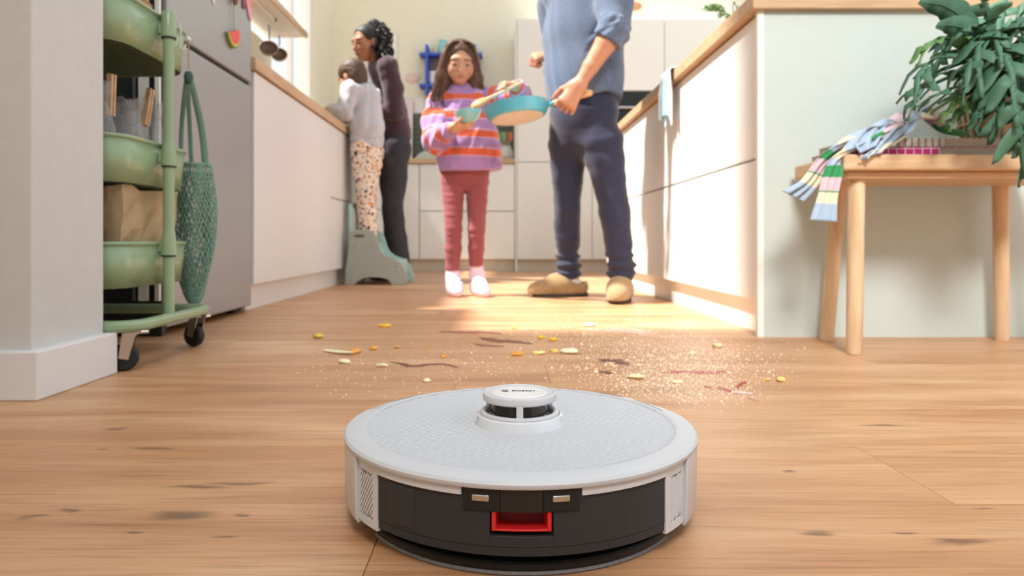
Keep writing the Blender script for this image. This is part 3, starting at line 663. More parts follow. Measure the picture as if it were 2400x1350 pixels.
def grid_mat(name, base, line, sx, sz, frac):
    m = M(name, base, .4, var=0); nt = m.node_tree; N = nt.nodes; b = N['Principled BSDF']
    geo = N.new('ShaderNodeTexCoord'); sp = N.new('ShaderNodeSeparateXYZ'); nt.links.new(geo.outputs['Object'], sp.inputs[0])
    def band(o, s):
        a = N.new('ShaderNodeMath'); a.operation = 'MULTIPLY'; a.inputs[1].default_value = s; nt.links.new(o, a.inputs[0])
        f_ = N.new('ShaderNodeMath'); f_.operation = 'FRACT'; nt.links.new(a.outputs[0], f_.inputs[0])
        g_ = N.new('ShaderNodeMath'); g_.operation = 'LESS_THAN'; g_.inputs[1].default_value = frac; nt.links.new(f_.outputs[0], g_.inputs[0]); return g_.outputs[0]
    mx = N.new('ShaderNodeMath'); mx.operation = 'MAXIMUM'; nt.links.new(band(sp.outputs[0], sx), mx.inputs[0]); nt.links.new(band(sp.outputs[2], sz), mx.inputs[1])
    c = N.new('ShaderNodeMix'); c.data_type = 'RGBA'; nt.links.new(mx.outputs[0], c.inputs[0]); c.inputs[6].default_value = (*lin(base), 1); c.inputs[7].default_value = (*lin(line), 1)
    nt.links.new(c.outputs[2], b.inputs['Base Color']); return m
magazine(.4705, .021, .845, 1.345, 1.640, 1.848, R(-1.5), 'magenta magazine with a white grid cover under the other on the stool', grid_mat('magenta_grid_cover', (206, 44, 132), (240, 214, 226), 50, 60, .13))
magazine(.4922, .021, .865, 1.345, 1.645, 1.850, R(1.0), 'grey and white striped magazine on top of the magenta one', grid_mat('striped_cover', (226, 220, 212), (140, 132, 128), 60, 240, .4))
# ------------------------------------------------------------------ striped knitted scarf
SCOL = {'b': lin((176, 198, 222)), 'g': lin((46, 150, 88)), 'p': lin((228, 198, 208)), 'c': lin((236, 230, 200)), 'G': lin((120, 176, 130))}
def ribbon(name, path, width_dir, half, seq, parent=None, folds=3, amp=.006, nw=22, th=.004):
    pts = bez(path, 14); m = MB(); col = []; n = len(pts); L_ = [0]
    for i_ in range(1, n): L_.append(L_[-1]+(pts[i_]-pts[i_-1]).length)
    tot = L_[-1]; wd0 = [Vector(w_) for w_ in width_dir]
    for i_, p in enumerate(pts):
        t = i_/(n-1); u = t*(len(wd0)-1); q = min(int(u), len(wd0)-2); fr_ = u-q; wd = wd0[q].lerp(wd0[q+1], fr_).normalized()
        hq = half[q]+(half[q+1]-half[q])*fr_; tg = (pts[min(i_+1, n-1)]-pts[max(i_-1, 0)]).normalized(); nn = tg.cross(wd).normalized()
        acc = 0; sc = None
        for ln, cc in seq:
            acc += ln
            if L_[i_]/tot <= acc+1e-6: sc = cc; break
        sc = sc or seq[-1][1]
        for k in range(nw):
            s = -1+2*k/(nw-1); off = amp*math.sin(s*math.pi*folds+2.2*t)*(1 if abs(s) < .97 else .6)
            m.v.append(tuple(p+wd*(s*hq)+nn*off)); col.append(SCOL[sc])
    m.f = [(i_*nw+k, i_*nw+k+1, (i_+1)*nw+k+1, (i_+1)*nw+k) for i_ in range(n-1) for k in range(nw-1)]
    m.c = col
    return m.build(name, attr_mat('knitted_wool', .9, .3, 500, .4), parent, smooth=True, solid=th, angle=180)
scf = thing('scarf', 'pastel striped knitted scarf draped over the stool edge', 'scarf', (.86, 1.70, .49))
seqA = [(.16, 'p'), (.10, 'g'), (.18, 'b'), (.10, 'c'), (.06, 'b'), (.09, 'g'), (.10, 'p'), (.015, 'g'), (.075, 'c'), (.30, 'b')]
Yv = (0, 1, 0)
ribbon('tail', [P(2120, 268, 1.74), P(2070, 300, 1.72), P(2010, 318, 1.70), P(1960, 345, 1.685), P(1928, 385, 1.675), P(1898, 430, 1.67), P(1862, 462, 1.665)],
       [(0, 1, .1), (.05, 1, .1), (.1, 1, .2), (.5, .8, .2), (.8, .5, -.1), (.85, .45, -.25), (.9, .42, -.35)], [.055, .050, .042, .030, .026, .028, .040], seqA, scf)
ribbon('tail', [P(2090, 290, 1.66), P(2040, 318, 1.645), P(1998, 340, 1.63), P(1966, 372, 1.612), P(1952, 415, 1.60), P(1942, 460, 1.597), P(1932, 518, 1.593)],
       [(0, 1, .2), (.1, 1, .2), (.2, .9, .3), (.7, .6, .1), (.93, .3, 0), (.95, .25, -.03), (.97, .2, -.05)], [.05, .045, .040, .030, .027, .027, .036], seqA, scf)
seqB = [(.12, 'p'), (.10, 'c'), (.55, 'b'), (.1, 'c'), (.2, 'b')]
ribbon('fold', [P(2190, 272, 1.72), P(2150, 270, 1.68), P(2125, 285, 1.635), P(2100, 320, 1.612), P(2065, 352, 1.595), P(2030, 362, 1.588)],
       [(0, 1, .3), (.4, .8, .2), (.75, .4, .35), (.8, .2, .3), (.75, .2, .35), (.7, .2, .4)], [.035, .045, .052, .050, .045, .02], seqB, scf, folds=2)
ribbon('fold', [P(2095, 290, 1.70), P(2075, 285, 1.665), P(2050, 300, 1.625), P(2035, 325, 1.605), P(2032, 352, 1.597)],
       [(0, 1, .3), (.5, .8, .2), (.8, .4, .2), (.85, .2, .35), (.8, .2, .35)], [.03, .04, .045, .045, .022], [(1, 'b')], scf, folds=2)
ribbon('fold', [P(2110, 290, 1.78), P(2160, 262, 1.75), P(2190, 285, 1.70), P(2215, 305, 1.68), P(2250, 312, 1.67)],
       [(.3, 1, .2), (.2, 1, 0), (.1, 1, .2), (.1, 1, .3), (0, 1, .2)], [.05, .05, .04, .035, .03], [(.3, 'b'), (.2, 'c'), (.2, 'p'), (.4, 'g')], scf, folds=2)
# ------------------------------------------------------------------ fern in a woven pot on the stool
FERN = M('blue_green_frond', (64, 104, 80), .6, var=.22, scale=9)
FERN2 = M('fresh_green_frond', (86, 126, 66), .6, var=.2, scale=9)
plant = thing('potted_fern', 'large blue green fern with lobed fronds in a pot on the stool', 'plant', (1.22, 1.76, .4705))
pc = Vector((1.275, 1.755, .513))
MB().lathe([(0, .0), (.062, .0), (.075, .03), (.082, .10), (.084, .15), (.078, .15), (.074, .12), (0, .12)], pc, 32).build('pot', M('cream_pot', (206, 188, 160), .7, var=.1), plant, smooth=True)
wv = MB()
for k in range(22):
    a = 2*math.pi*k/22
    wv.tube([pc+Vector((r_*math.cos(a), r_*math.sin(a), z)) for r_, z in ((.064, .003), (.078, .03), (.085, .10), (.087, .15))], .003, 5)
for z, r_ in ((.152, .086), (.10, .0875), (.05, .0825)): wv.tube([pc+Vector((r_*math.cos(a), r_*math.sin(a), z)) for a in np.linspace(0, 2*math.pi, 29)[:-1]], .0035, 6, closed=True)
wv.build('wicker_cover', M('wicker', (190, 164, 128), .8, var=.2), plant, smooth=True)
MB().lathe([(0, .135), (.073, .128)], pc, 24).build('soil', M('dark_soil', (48, 38, 30), .95), plant)
def frond(path, wid, mat, lobes, rng, stalk=.22, lobe_w=.020, twist=0):
    pts = bez(path, 10); n = len(pts); m = MB(); L_ = [0]
    for i_ in range(1, n): L_.append(L_[-1]+(pts[i_]-pts[i_-1]).length)
    tot = L_[-1]
    def at(s):
        s = max(0, min(1, s))*tot
        for i_ in range(1, n):
            if L_[i_] >= s:
                f_ = (s-L_[i_-1])/max(1e-6, L_[i_]-L_[i_-1]); return pts[i_-1].lerp(pts[i_], f_), (pts[i_]-pts[i_-1]).normalized()
        return pts[-1], (pts[-1]-pts[-2]).normalized()
    m.tube([at(s)[0] for s in np.linspace(0, .97, 16)], [.0028*(1-.7*s) for s in np.linspace(0, 1, 16)], 5)
    up0 = Vector((0, 0, 1))
    def frame(s):
        p, t = at(s); side = t.cross(up0)
        if side.length < .05: side = Vector((0, 1, 0)).cross(t)
        side.normalize(); q = Matrix.Rotation(twist, 3, t); side = q @ side
        return p, t, side, side.cross(t).normalized()
    # central blade
    V = []; K = 22
    for k in range(K+1):
        s = stalk+(1-stalk)*k/K; p, t, sd, nn = frame(s); h = .011*(1-.5*(k/K)) if lobes else wid*math.sin(math.pi*(.12+.88*min(1, k/K*.98)))**.7
        wob = .004*math.sin(k*1.3)
        V += [p-sd*h+nn*wob, p+nn*.0015, p+sd*h-nn*wob]
    b = len(m.v); m.v += [tuple(v) for v in V]
    for k in range(K):
        for e in (0, 1): m.f.append((b+k*3+e, b+k*3+e+1, b+k*3+4+e, b+k*3+3+e))
    for k in range(lobes):
        s0 = stalk+.02+(1-stalk-.04)*k/lobes; env = math.sin(math.pi*(.15+.8*(k+.5)/lobes))
        for sg in (-1, 1):
            s = s0+(.5/lobes*(1-stalk) if sg > 0 else 0); p, t, sd, nn = frame(min(.99, s)); ln = 1.35*wid*env*rng.uniform(.7, 1.15); wv0 = rng.uniform(0, 6)
            d = (sd*sg*.80+t*.62).normalized(); lw = lobe_w*rng.uniform(.7, 1.0)*(.6+.5*env); c_ = d.cross(nn).normalized()
            curl = rng.uniform(-.02, .35); V = []
            for q, wv_ in ((0, .95), (.3, 1), (.6, .92), (.85, .66), (1.0, .14)):
                pp = p+d*(ln*q)-nn*(curl*ln*q*q)+Vector((0, 0, -.25*ln*q*q))+c_*(.005*math.sin(q*4+wv0))+nn*(.004*math.sin(q*6+wv0)); V += [pp-c_*(lw*.5*wv_)+nn*.002, pp-nn*.002, pp+c_*(lw*.5*wv_)+nn*.002]
            b = len(m.v); m.v += [tuple(v) for v in V]
            for q in range(4):
                for e in (0, 1): m.f.append((b+q*3+e, b+q*3+e+1, b+q*3+4+e, b+q*3+3+e))
    m.build('frond', mat, plant, smooth=True, angle=180, solid=.0012)
rg = random.Random(5)
cr = pc+Vector((0, 0, .14))
specs = [  # (control px points with depth), width, lobes
    ([(2310, 150, 1.72), (2270, 60, 1.66), (2215, 15, 1.60), (2155, 5, 1.56)], .030, 0),
    ([(2320, 130, 1.70), (2280, 78, 1.62), (2230, 60, 1.56), (2195, 62, 1.53)], .026, 0),
    ([(2330, 110, 1.70), (2310, 20, 1.66), (2290, -60, 1.62)], .070, 8),
    ([(2350, 110, 1.72), (2390, 30, 1.72), (2420, -40, 1.72)], .065, 8),
    ([(2300, 160, 1.66), (2230, 95, 1.58), (2180, 100, 1.53), (2150, 155, 1.50)], .060, 8),
    ([(2300, 170, 1.66), (2220, 130, 1.56), (2160, 165, 1.50), (2140, 260, 1.48)], .058, 9),
    ([(2290, 190, 1.66), (2220, 170, 1.55), (2165, 200, 1.50), (2125, 285, 1.47)], .060, 8),
    ([(2295, 195, 1.64), (2240, 205, 1.54), (2190, 225, 1.50), (2150, 250, 1.47)], .055, 7),
    ([(2310, 190, 1.64), (2280, 140, 1.52), (2270, 160, 1.46), (2255, 250, 1.44)], .050, 7),
    ([(2320, 170, 1.64), (2300, 100, 1.54), (2290, 130, 1.48), (2300, 230, 1.45)], .060, 8),
    ([(2330, 170, 1.62), (2350, 110, 1.52), (2370, 180, 1.46), (2385, 300, 1.44)], .075, 11),
    ([(2340, 190, 1.60), (2372, 170, 1.50), (2390, 280, 1.46), (2398, 420, 1.46)], .080, 12),
    ([(2330, 200, 1.62), (2320, 210, 1.54), (2300, 270, 1.50), (2290, 320, 1.50)], .055, 7),
    ([(2320, 210, 1.62), (2260, 240, 1.56), (2235, 280, 1.53), (2225, 310, 1.52)], .050, 6),
    ([(2350, 150, 1.64), (2400, 90, 1.56), (2440, 110, 1.50), (2460, 200, 1.47)], .070, 9),
    ([(2350, 190, 1.66), (2420, 180, 1.60), (2460, 230, 1.56), (2480, 320, 1.54)], .070, 9),
    ([(2320, 140, 1.70), (2300, 70, 1.62), (2260, 70, 1.55), (2215, 120, 1.52)], .055, 7),
    ([(2340, 120, 1.74), (2350, 20, 1.80), (2370, -40, 1.82)], .065, 8),
    ([(2330, 140, 1.72), (2240, 70, 1.70), (2200, 140, 1.68), (2185, 200, 1.66)], .055, 8),
    ([(2340, 190, 1.62), (2350, 230, 1.50), (2340, 290, 1.47), (2320, 340, 1.48)], .060, 8),
    ([(2350, 150, 1.68), (2370, 60, 1.60), (2395, 60, 1.52), (2410, 130, 1.48)], .065, 9),
    ([(2330, 150, 1.70), (2310, 90, 1.60), (2335, 80, 1.52), (2345, 150, 1.47)], .065, 9),
    ([(2300, 200, 1.62), (2250, 220, 1.55), (2230, 255, 1.50), (2205, 290, 1.49)], .05, 7),
    ([(2350, 210, 1.60), (2395, 250, 1.50), (2400, 340, 1.47), (2388, 440, 1.47)], .05, 9)]
for k, (pp, wd, lb) in enumerate(specs):
    pth = [cr+Vector((rg.uniform(-.03, .03), rg.uniform(-.03, .03), -.01))]+[P(*q) for q in pp]
    frond(pth, wd*1.1, FERN2 if k % 9 == 4 else FERN, max(4, int(lb*.62)) if lb else 0, rg, stalk=.18 if lb else .4, lobe_w=.034, twist=rg.uniform(-.35, .35)+(1.0 if lb == 0 else .4))

# ------------------------------------------------------------------ towel on the right worktop, glass
tw = thing('tea_towel', 'blue striped tea towel hanging over the right worktop edge', 'towel', (XR-.03, 2.78, ZR1))
m = MB(); col = []; nw, nr = 26, 30; c1, c2, c3 = lin((150, 190, 206)), lin((222, 232, 240)), lin((36, 120, 98))
for k in range(nr):
    t = k/(nr-1)
    for j in range(nw):
        s = j/(nw-1); y = 2.725+.125*s
        fold = .010*math.sin(s*11)+.006*math.sin(s*23+1)
        if t < .22: x = XR+.06-(.06+.04)*(t/.22); z = ZR1+.006+.004*math.sin(s*9)
        else: x = XR-.043+fold*min(1, (t-.22)*3); z = ZR1+.006-(t-.22)/.78*(.235-.05*abs(math.sin(s*4.5)))
        m.v.append((x, y, z)); col.append(c3 if .42 < s < .52 and t > .5 else (c1 if int(s*9) % 2 else c2))
m.f = [(k*nw+j, k*nw+j+1, (k+1)*nw+j+1, (k+1)*nw+j) for k in range(nr-1) for j in range(nw-1)]; m.c = col
m.build('cloth', attr_mat('towel_cotton', .9, .2, 400, .3), tw, smooth=True, solid=.004, angle=180)
gp = P(1742, 2, 2.25); gl = thing('drinking_glass', 'clear drinking glass on the right worktop above the drawers', 'glass', (gp.x, gp.y, ZR1))
def real_glass():
    m_ = bpy.data.materials.new('clear_glass'); m_.use_nodes = True; b = m_.node_tree.nodes['Principled BSDF']; b.inputs['Transmission Weight'].default_value = 1; b.inputs['Roughness'].default_value = .02; b.inputs['IOR'].default_value = 1.45
    n = m_.node_tree.nodes.new('ShaderNodeTexNoise'); n.inputs['Scale'].default_value = 5; return m_
CG = real_glass()
MB().lathe([(0, 0), (.030, 0), (.036, .10), (.034, .10), (.028, .006), (0, .006)], (gp.x, gp.y, ZR1), 28).build('glass_body', CG, gl, smooth=True)

# ------------------------------------------------------------------ step stool under the child
SSG = M('sage_grey_plastic', (162, 168, 160), .45); SST = M('pale_teal_plastic', (164, 196, 190), .45)
so = [(797, 671), (826, 671), (832, 660), (842, 654), (858, 651), (885, 652), (902, 657), (912, 664), (917, 671), (949, 671), (947, 655), (941, 635), (934, 621), (922, 611), (900, 603), (887, 593), (880, 580), (875, 562), (869, 547), (858, 540), (824, 539), (813, 545), (810, 560), (808, 590), (802, 632)]
ss = thing('step_stool', 'grey two step child stool with teal steps under the child', 'step stool', (-.72, 4.27, 0))
def ss_panel(Y, th, mat):
    k = CAMH/(CAMH*1.0); base = 434.7/4.10
    pts = []
    for px, py in so:
        p = P(px, py, 4.10); p.x = max(p.x, -.916) if p.z < .02 else p.x+.012; p.z = max(0, p.z*1.0+.003); pts.append((p.x+.008, Y, p.z if py < 670 else 0))
    return MB().prism(pts, (0, th, 0))
for Y in (4.10, 4.40):
    pn = ss_panel(Y, .022, None).build('side_panel', SSG if Y < 4.2 else SST, ss, bevel=.003)
    for px, py in ((823, 577), (863, 577), (881, 625), (920, 625)):
        q = P(px, py, 4.1); MB().lathe([(0, -.003), (.006, -.003), (.006, .002), (0, .002)], (q.x+.02, Y-.0005, q.z), 12, Matrix.Rotation(R(90), 3, 'X')).build('screw_cap', M('brown_cap', (150, 132, 116), .6), pn)
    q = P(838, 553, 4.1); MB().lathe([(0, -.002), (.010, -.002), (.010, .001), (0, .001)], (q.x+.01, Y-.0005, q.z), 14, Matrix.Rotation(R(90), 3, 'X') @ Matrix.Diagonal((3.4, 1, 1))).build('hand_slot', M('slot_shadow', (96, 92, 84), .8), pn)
MB().box(-.885, -.735, 4.122, 4.40, .225, .250).build('step', SST, ss, bevel=.004)
MB().box(-.735, -.575, 4.122, 4.40, .125, .148).build('step', SST, ss, bevel=.004)
MB().box(-.738, -.722, 4.122, 4.40, .148, .225).build('riser', SST, ss)
MB().box(-.590, -.575, 4.122, 4.40, .06, .125).build('riser', SST, ss)
hb = MB().tube(bez([(-.885, 4.15, .25), (-.885, 4.15, .42), (-.890, 4.17, .475), (-.892, 4.25, .485), (-.890, 4.34, .475), (-.885, 4.37, .42), (-.885, 4.37, .25)], 6), .014, 10); hb.build('handle', SST, ss, smooth=True)

# ------------------------------------------------------------------ things on and above the left worktop
bp = P(752, 238, 4.75)
bk = thing('wire_basket', 'white wire dish basket with herbs on the left worktop', 'basket', (bp.x, bp.y, ZT1))
for z, k in ((.012, .9), (.06, .96), (.125, 1.0)):
    MB().tube([(bp.x+a*k, bp.y+b_*k, ZT1+z) for a, b_ in rect_round(.16, .36, .04, 5)], .005 if z > .1 else .003, 8, closed=True).build('ring', M('white_wire', (238, 236, 230), .4), bk, smooth=True)
for k, (a, b_) in enumerate(rect_round(.16, .36, .04, 5)): MB().tube([(bp.x+a*.9, bp.y+b_*.9, ZT1), (bp.x+a, bp.y+b_, ZT1+.125)], .0025, 5).build('upright', M('white_wire', (238, 236, 230), .4), bk)
hb_ = thing('herb_bunch', 'bunch of light green herbs inside the white wire basket', 'herbs', (bp.x, bp.y, ZT1))
rg = random.Random(9)
for k in range(16):
    x, y = bp.x+rg.uniform(-.05, .05), bp.y+rg.uniform(-.14, .14)
    MB().ell((x, y, ZT1+rg.uniform(.04, .12)), (.028, .02, .008), Matrix.Rotation(rg.uniform(0, 3), 3, 'Z') @ Matrix.Rotation(rg.uniform(-1, 1), 3, 'X'), 8, 5).build('leaf', M('herb_green', (120, 170, 84), .6, var=.2), hb_, smooth=True)
lp = P(792, 232, 5.3)
lf = thing('leafy_plant', 'plant with one big bright green leaf behind the child', 'plant', (lp.x, lp.y, ZT1))
MB().lathe([(0, 0), (.045, 0), (.058, .09), (.054, .09), (0, .08)], (lp.x, lp.y, ZT1+.001), 20).build('pot', M('white_pot', (226, 224, 218), .5), lf, smooth=True)
for ang, tl, ln in ((-15, .1, .16), (20, .4, .13), (40, -.4, .12), (-45, .3, .12)):
    q = Matrix.Rotation(R(ang), 3, 'Y') @ Matrix.Rotation(tl, 3, 'X')
    o_ = Vector((lp.x, lp.y, ZT1+.08)); ax = q @ Vector((0, 0, 1))
    MB().tube([o_, o_+ax*.06], .003, 5).build('stem', M('leaf_stem', (90, 140, 60), .6), lf)
    MB().ell(o_+ax*(.05+ln*.5), (.038, .006, ln*.55), q, 10, 8).build('leaf', M('bright_leaf', (84, 164, 66), .5, var=.1), lf, smooth=True)

# ------------------------------------------------------------------ back wall decoration
BLUE = M('cobalt_blue_lacquer', (56, 88, 190), .5)
bs2 = thing('wall_shelf', 'cobalt blue open wall shelf on the back wall behind the girl', 'shelf', (-.45, YB-.06, 1.95))
YS = YB-.14
for z in (P(0, 126, YS).z, P(0, 199, YS).z): MB().box(P(982, 0, YS).x, P(1130, 0, YS).x, YS, YB-.002, z-.012, z+.012).build('shelf_board', BLUE, bs2, bevel=.001)
for px in (1000, 1112): MB().box(P(px, 0, YS).x-.013, P(px, 0, YS).x+.013, YS-.004, YB-.003, P(0, 222, YS).z, P(0, 104, YS).z).build('upright', BLUE, bs2, bevel=.001)
MB().box(P(1002, 0, YS).x, P(1110, 0, YS).x, YB-.012, YB-.002, P(0, 197, YS).z, P(0, 128, YS).z).build('back_panel', M('grey_taupe_panel', (126, 120, 120), .7), bs2)
zt = P(0, 126, YS).z+.0125; zb = P(0, 199, YS).z+.0125
p_ = P(1037, 0, YS); tag(MB().lathe([(0, 0), (.042, 0), (.048, .04), (.044, .09), (.032, .11), (.036, .13), (0, .13)], (p_.x, YS+.07, zt), 24).build('jar', M('aqua_jar', (140, 206, 208), .4, var=.2, scale=40), loc=(p_.x, YS+.07, zt), smooth=True), 'aqua jar on top of the blue wall shelf', 'jar')
p_ = P(1019, 0, YS); tag(MB().lathe([(0, 0), (.025, 0), (.025, .05), (.018, .062), (0, .064)], (p_.x, YS+.06, zt), 18).build('spice_jar', M('ochre_jar', (206, 190, 160), .5), loc=(p_.x, YS+.06, zt), smooth=True), 'small ochre jar beside the aqua jar on the blue shelf', 'jar')
p_ = P(1013, 0, YS); tag(MB().lathe([(0, 0), (.034, 0), (.044, .05), (.040, .10), (.044, .125), (.038, .125), (.034, .10), (0, .02)], (p_.x, YS+.07, zb), 22).build('vase', M('white_ceramic', (220, 220, 224), .4), loc=(p_.x, YS+.07, zb), smooth=True), 'white vase inside the blue wall shelf', 'vase')
a, b_ = P(900, 76, YB-.03), P(931, 136, YB-.03)
pf = thing('picture_frame', 'narrow white framed picture on the back wall behind the woman', 'picture', ((a.x+b_.x)/2, YB-.02, b_.z))
MB().box(a.x, b_.x, YB-.028, YB-.002, b_.z, a.z).build('frame', M('cream_frame', (232, 228, 214), .6), pf, bevel=.003)
MB().box(a.x+.012, b_.x-.012, YB-.031, YB-.028, b_.z+.014, a.z-.014).build('print', M('white_print', (240, 238, 232), .7), pf)
c = P(966, 181, YB-.02); tag(MB().lathe([(0, -.004), (.065, -.010), (.072, .004), (.06, .006), (0, .004)], (c.x, YB-.012, c.z), 28, Matrix.Diagonal((.95, 1, .6)) @ Matrix.Rotation(R(90), 3, 'X')).build('wall_plate', M('blush_ceramic', (232, 202, 190), .5), loc=(c.x, YB-.012, c.z), smooth=True), 'blush pink oval plate on the wall left of the blue shelf', 'plate')
c = P(1488, 14, YB-.02); tag(MB().lathe([(0, -.006), (.060, -.010), (.066, .004), (.05, .008), (0, .006)], (c.x, YB-.012, c.z), 28, Matrix.Diagonal((1.05, 1, .62)) @ Matrix.Rotation(R(90), 3, 'X')).build('wall_plate', M('terracotta_wood', (190, 138, 96), .6), loc=(c.x, YB-.012, c.z), smooth=True), 'brown oval wooden plate on the wall above the tall cabinets', 'plate')
ZW = .9665
a, b_ = P(946, 226, 6.42), P(960, 300, 6.42)
tag(MB().prism([(a.x-.02, 6.44, ZW), (b_.x+.02, 6.44, ZW), (b_.x+.02, 6.515, 1.60), (a.x-.02, 6.515, 1.60)], (0, .014, .0)).build('cutting_board', M('pink_board', (230, 208, 214), .5), loc=(a.x, 6.45, ZW), bevel=.003), 'pale pink board leaning on the back wall beside the woman', 'board')
p_ = P(981, 230, 6.5); tag(MB().box(p_.x-.05, p_.x+.05, YB-.008, YB-.002, P(0, 263, 6.5).z, P(0, 226, 6.5).z).build('paper_sheet', M('white_paper', (236, 234, 232), .8), loc=(p_.x, YB-.005, p_.z)), 'small white sheet on the wall above the green tiles', 'paper')
p_ = P(1004, 365, 6.4); rr = .15
tag(MB().prism([(p_.x+rr*math.cos(R(k*180/16)), 6.44+.05*math.sin(R(k*180/16)), ZW+rr*math.sin(R(k*180/16))) for k in range(17)], (0, .012, 0)).build('tray', M('pale_sage_tray', (196, 198, 184), .5), loc=(p_.x, 6.44, ZW), bevel=.002), 'pale half round tray leaning on the green tiles', 'tray')
p_ = P(963, 0, 6.3); tag(MB().lathe([(0, 0), (.02, .004), (.028, .025), (.02, .048), (.004, .05), (0, .046)], (p_.x, 6.35, ZW), 16).build('orange', M('orange_peel', (206, 120, 76), .5), loc=(p_.x, 6.35, ZW), smooth=True), 'small orange fruit on the back worktop beside the tray', 'fruit')
p_ = P(1186, 0, 6.15); up = thing('utensil_jar', 'white round jar on the back worktop right of the girl', 'jar', (p_.x, 6.2, ZW))
MB().lathe([(0, 0), (.045, 0), (.070, .05), (.066, .10), (.045, .135), (.05, .15), (.044, .15), (.040, .135), (.055, .09), (0, .02)], (p_.x, 6.2, ZW), 26).build('jar_body', M('white_jar', (216, 216, 212), .5), up, smooth=True)
for k, (nm, cc, dx) in enumerate((('green', (92, 176, 84), -.03), ('grey', (150, 160, 160), -.01), ('brown', (170, 110, 70), .014), ('orange', (226, 130, 70), .034))):
    u = thing('cooking_utensil', '%s cooking utensil standing in the white jar' % nm, 'utensil', (p_.x+dx*.3, 6.2, ZW+.03), group='utensils in the white jar')
    MB().tube([(p_.x+dx*.3, 6.2, ZW+.03), (p_.x+dx*1.1, 6.2, ZW+.20)], .005, 6).build('handle', BEECH, u)
    MB().ell((p_.x+dx*1.3, 6.2, ZW+.235), (.017, .006, .045)).build('head', M('utensil_'+nm, cc, .5), u, smooth=True)
p_ = P(1672, 22, 6.2); tp = thing('trailing_plant', 'bushy green trailing plant on top of the tall cabinets', 'plant', (p_.x, 6.2, 2.1755))
MB().lathe([(0, 0), (.055, 0), (.085, .05), (.09, .11), (.082, .11), (0, .09)], (p_.x-.05, 6.16, 2.1755), 24).build('pot', M('white_pot', (226, 224, 218), .5), tp, smooth=True)
rg = random.Random(3)
for k in range(150):
    a = rg.uniform(0, 2*math.pi); r_ = rg.uniform(.02, .15); z = .16-.9*r_*r_*6+rg.uniform(-.03, .03)
    x, y, z = p_.x+r_*math.cos(a)*1.05, 6.16+r_*math.sin(a)*.7, max(2.185, 2.1755+z+(.0 if r_ > .08 else .03))
    if (x-p_.x+.05)**2 < .004 and z < 2.27 and y < 6.16: z += .09
    MB().ell((x, y, z), (.018, .013, .005), Matrix.Rotation(rg.uniform(0, 6), 3, 'Z') @ Matrix.Rotation(rg.uniform(-1.2, 1.2), 3, 'X'), 6, 4).build('leaf', M('ivy_green', (74, 110, 42), .55, var=.3), tp)
# ------------------------------------------------------------------ spilled food on the floor
def FP(px, py): return P(px, py, CAMH*FPX/(py-VY))
rg = random.Random(21)
def scrap(px, py, wpx, colr, label, kind='scrap', hz=.5, name='food_scrap', elong=1.0):
    p = FP(px, py); w_ = wpx/FPX*p.y*.5; m = MB(); nu, nv = 9, 6
    m.ell((p.x, p.y, w_*hz*.8), (w_, w_*elong*rg.uniform(.6, .9), w_*hz), Matrix.Rotation(rg.uniform(-.4, .4), 3, 'Z'), nu, nv)
    m.v = [(x+rg.uniform(-.16, .16)*w_, y+rg.uniform(-.16, .16)*w_, max(.0002, z+rg.uniform(-.2, .2)*w_*hz)) for x, y, z in m.v]
    o = m.build(name, M('scrap_%d_%d_%d' % colr, colr, .7, var=.15, scale=120), loc=(p.x, p.y, 0), smooth=True, angle=60)
    return tag(o, label, 'food scrap', 'food scraps on the floor')
Yw, Or, Wh, Cm = (232, 186, 60), (226, 158, 66), (236, 226, 190), (240, 216, 170)
for px, py, w_, c, lab in (
    (901, 766, 30, Yw, 'largest yellow food chunk on the floor left of the sunlit patch'), (745, 792, 26, (226, 190, 90), 'leftmost yellow food scrap on the floor'),
    (833, 828, 26, Or, 'orange scrap at the right end of the pale peel'), (876, 820, 20, Or, 'small orange scrap right of the pale peel'), (930, 815, 13, (214, 158, 96), 'dull orange crumb left of the dark sauce streak'),
    (1001, 819, 9, Or, 'tiny orange crumb between the two dark sauce streaks'), (1039, 838, 15, Or, 'orange crumb just above the long dark sauce streak'), (806, 851, 34, Wh, 'pale strip of peel below the long pale peel'),
    (895, 860, 30, Wh, 'pale flake left of the long dark sauce streak'), (1001, 896, 20, Wh, 'white flake behind the left rim of the robot'), (1212, 833, 34, Or, 'orange and cream scrap cluster behind the robot turret'),
    (1203, 770, 13, (240, 206, 100), 'small yellow crumb at the edge of the sunlit floor'), (1268, 794, 18, Yw, 'yellow scrap left of its twin behind the turret'), (1296, 799, 20, Yw, 'yellow scrap right of its twin behind the turret'),
    (1263, 830, 32, (240, 214, 140), 'pale yellow flake in the row behind the turret'), (1298, 827, 22, (236, 196, 100), 'yellow flake at the right of the row behind the turret'), (1335, 828, 44, Wh, 'long white flake at the right of the yellow flakes'),
    (1380, 765, 32, Wh, 'white crumb heap in the sunlit patch in front of the man'), (1490, 887, 42, Cm, 'long cream flake behind the right half of the robot'), (1586, 898, 30, Cm, 'cream flake below the red sauce streak'),
    (1623, 831, 20, Wh, 'white flake in the flour at the upper right'), (1681, 814, 24, Cm, 'cream crumb heap nearest the sage end panel'), (1798, 892, 14, (238, 206, 120), 'small yellow flake right of the red splash'),
    (1830, 894, 24, (238, 206, 120), 'rightmost yellow flake on the floor'), (1431, 854, 12, Cm, 'cream crumb on the brown sauce blob'), (1397, 874, 12, Wh, 'white crumb left of the small brown stain'), (1559, 888, 10, Cm, 'round crumb under the left end of the red streak'), (1612, 886, 10, Cm, 'round crumb under the middle of the red streak')):
    scrap(px, py, w_, c, lab, hz=.5 if w_ < 28 else .3)
p0 = FP(760, 825); p1 = FP(790, 829); p2 = FP(828, 833)
m = MB(); pts = bez([p0+Vector((0, 0, .006)), p1+Vector((0, .004, .004)), p2+Vector((0, 0, .007))], 8)
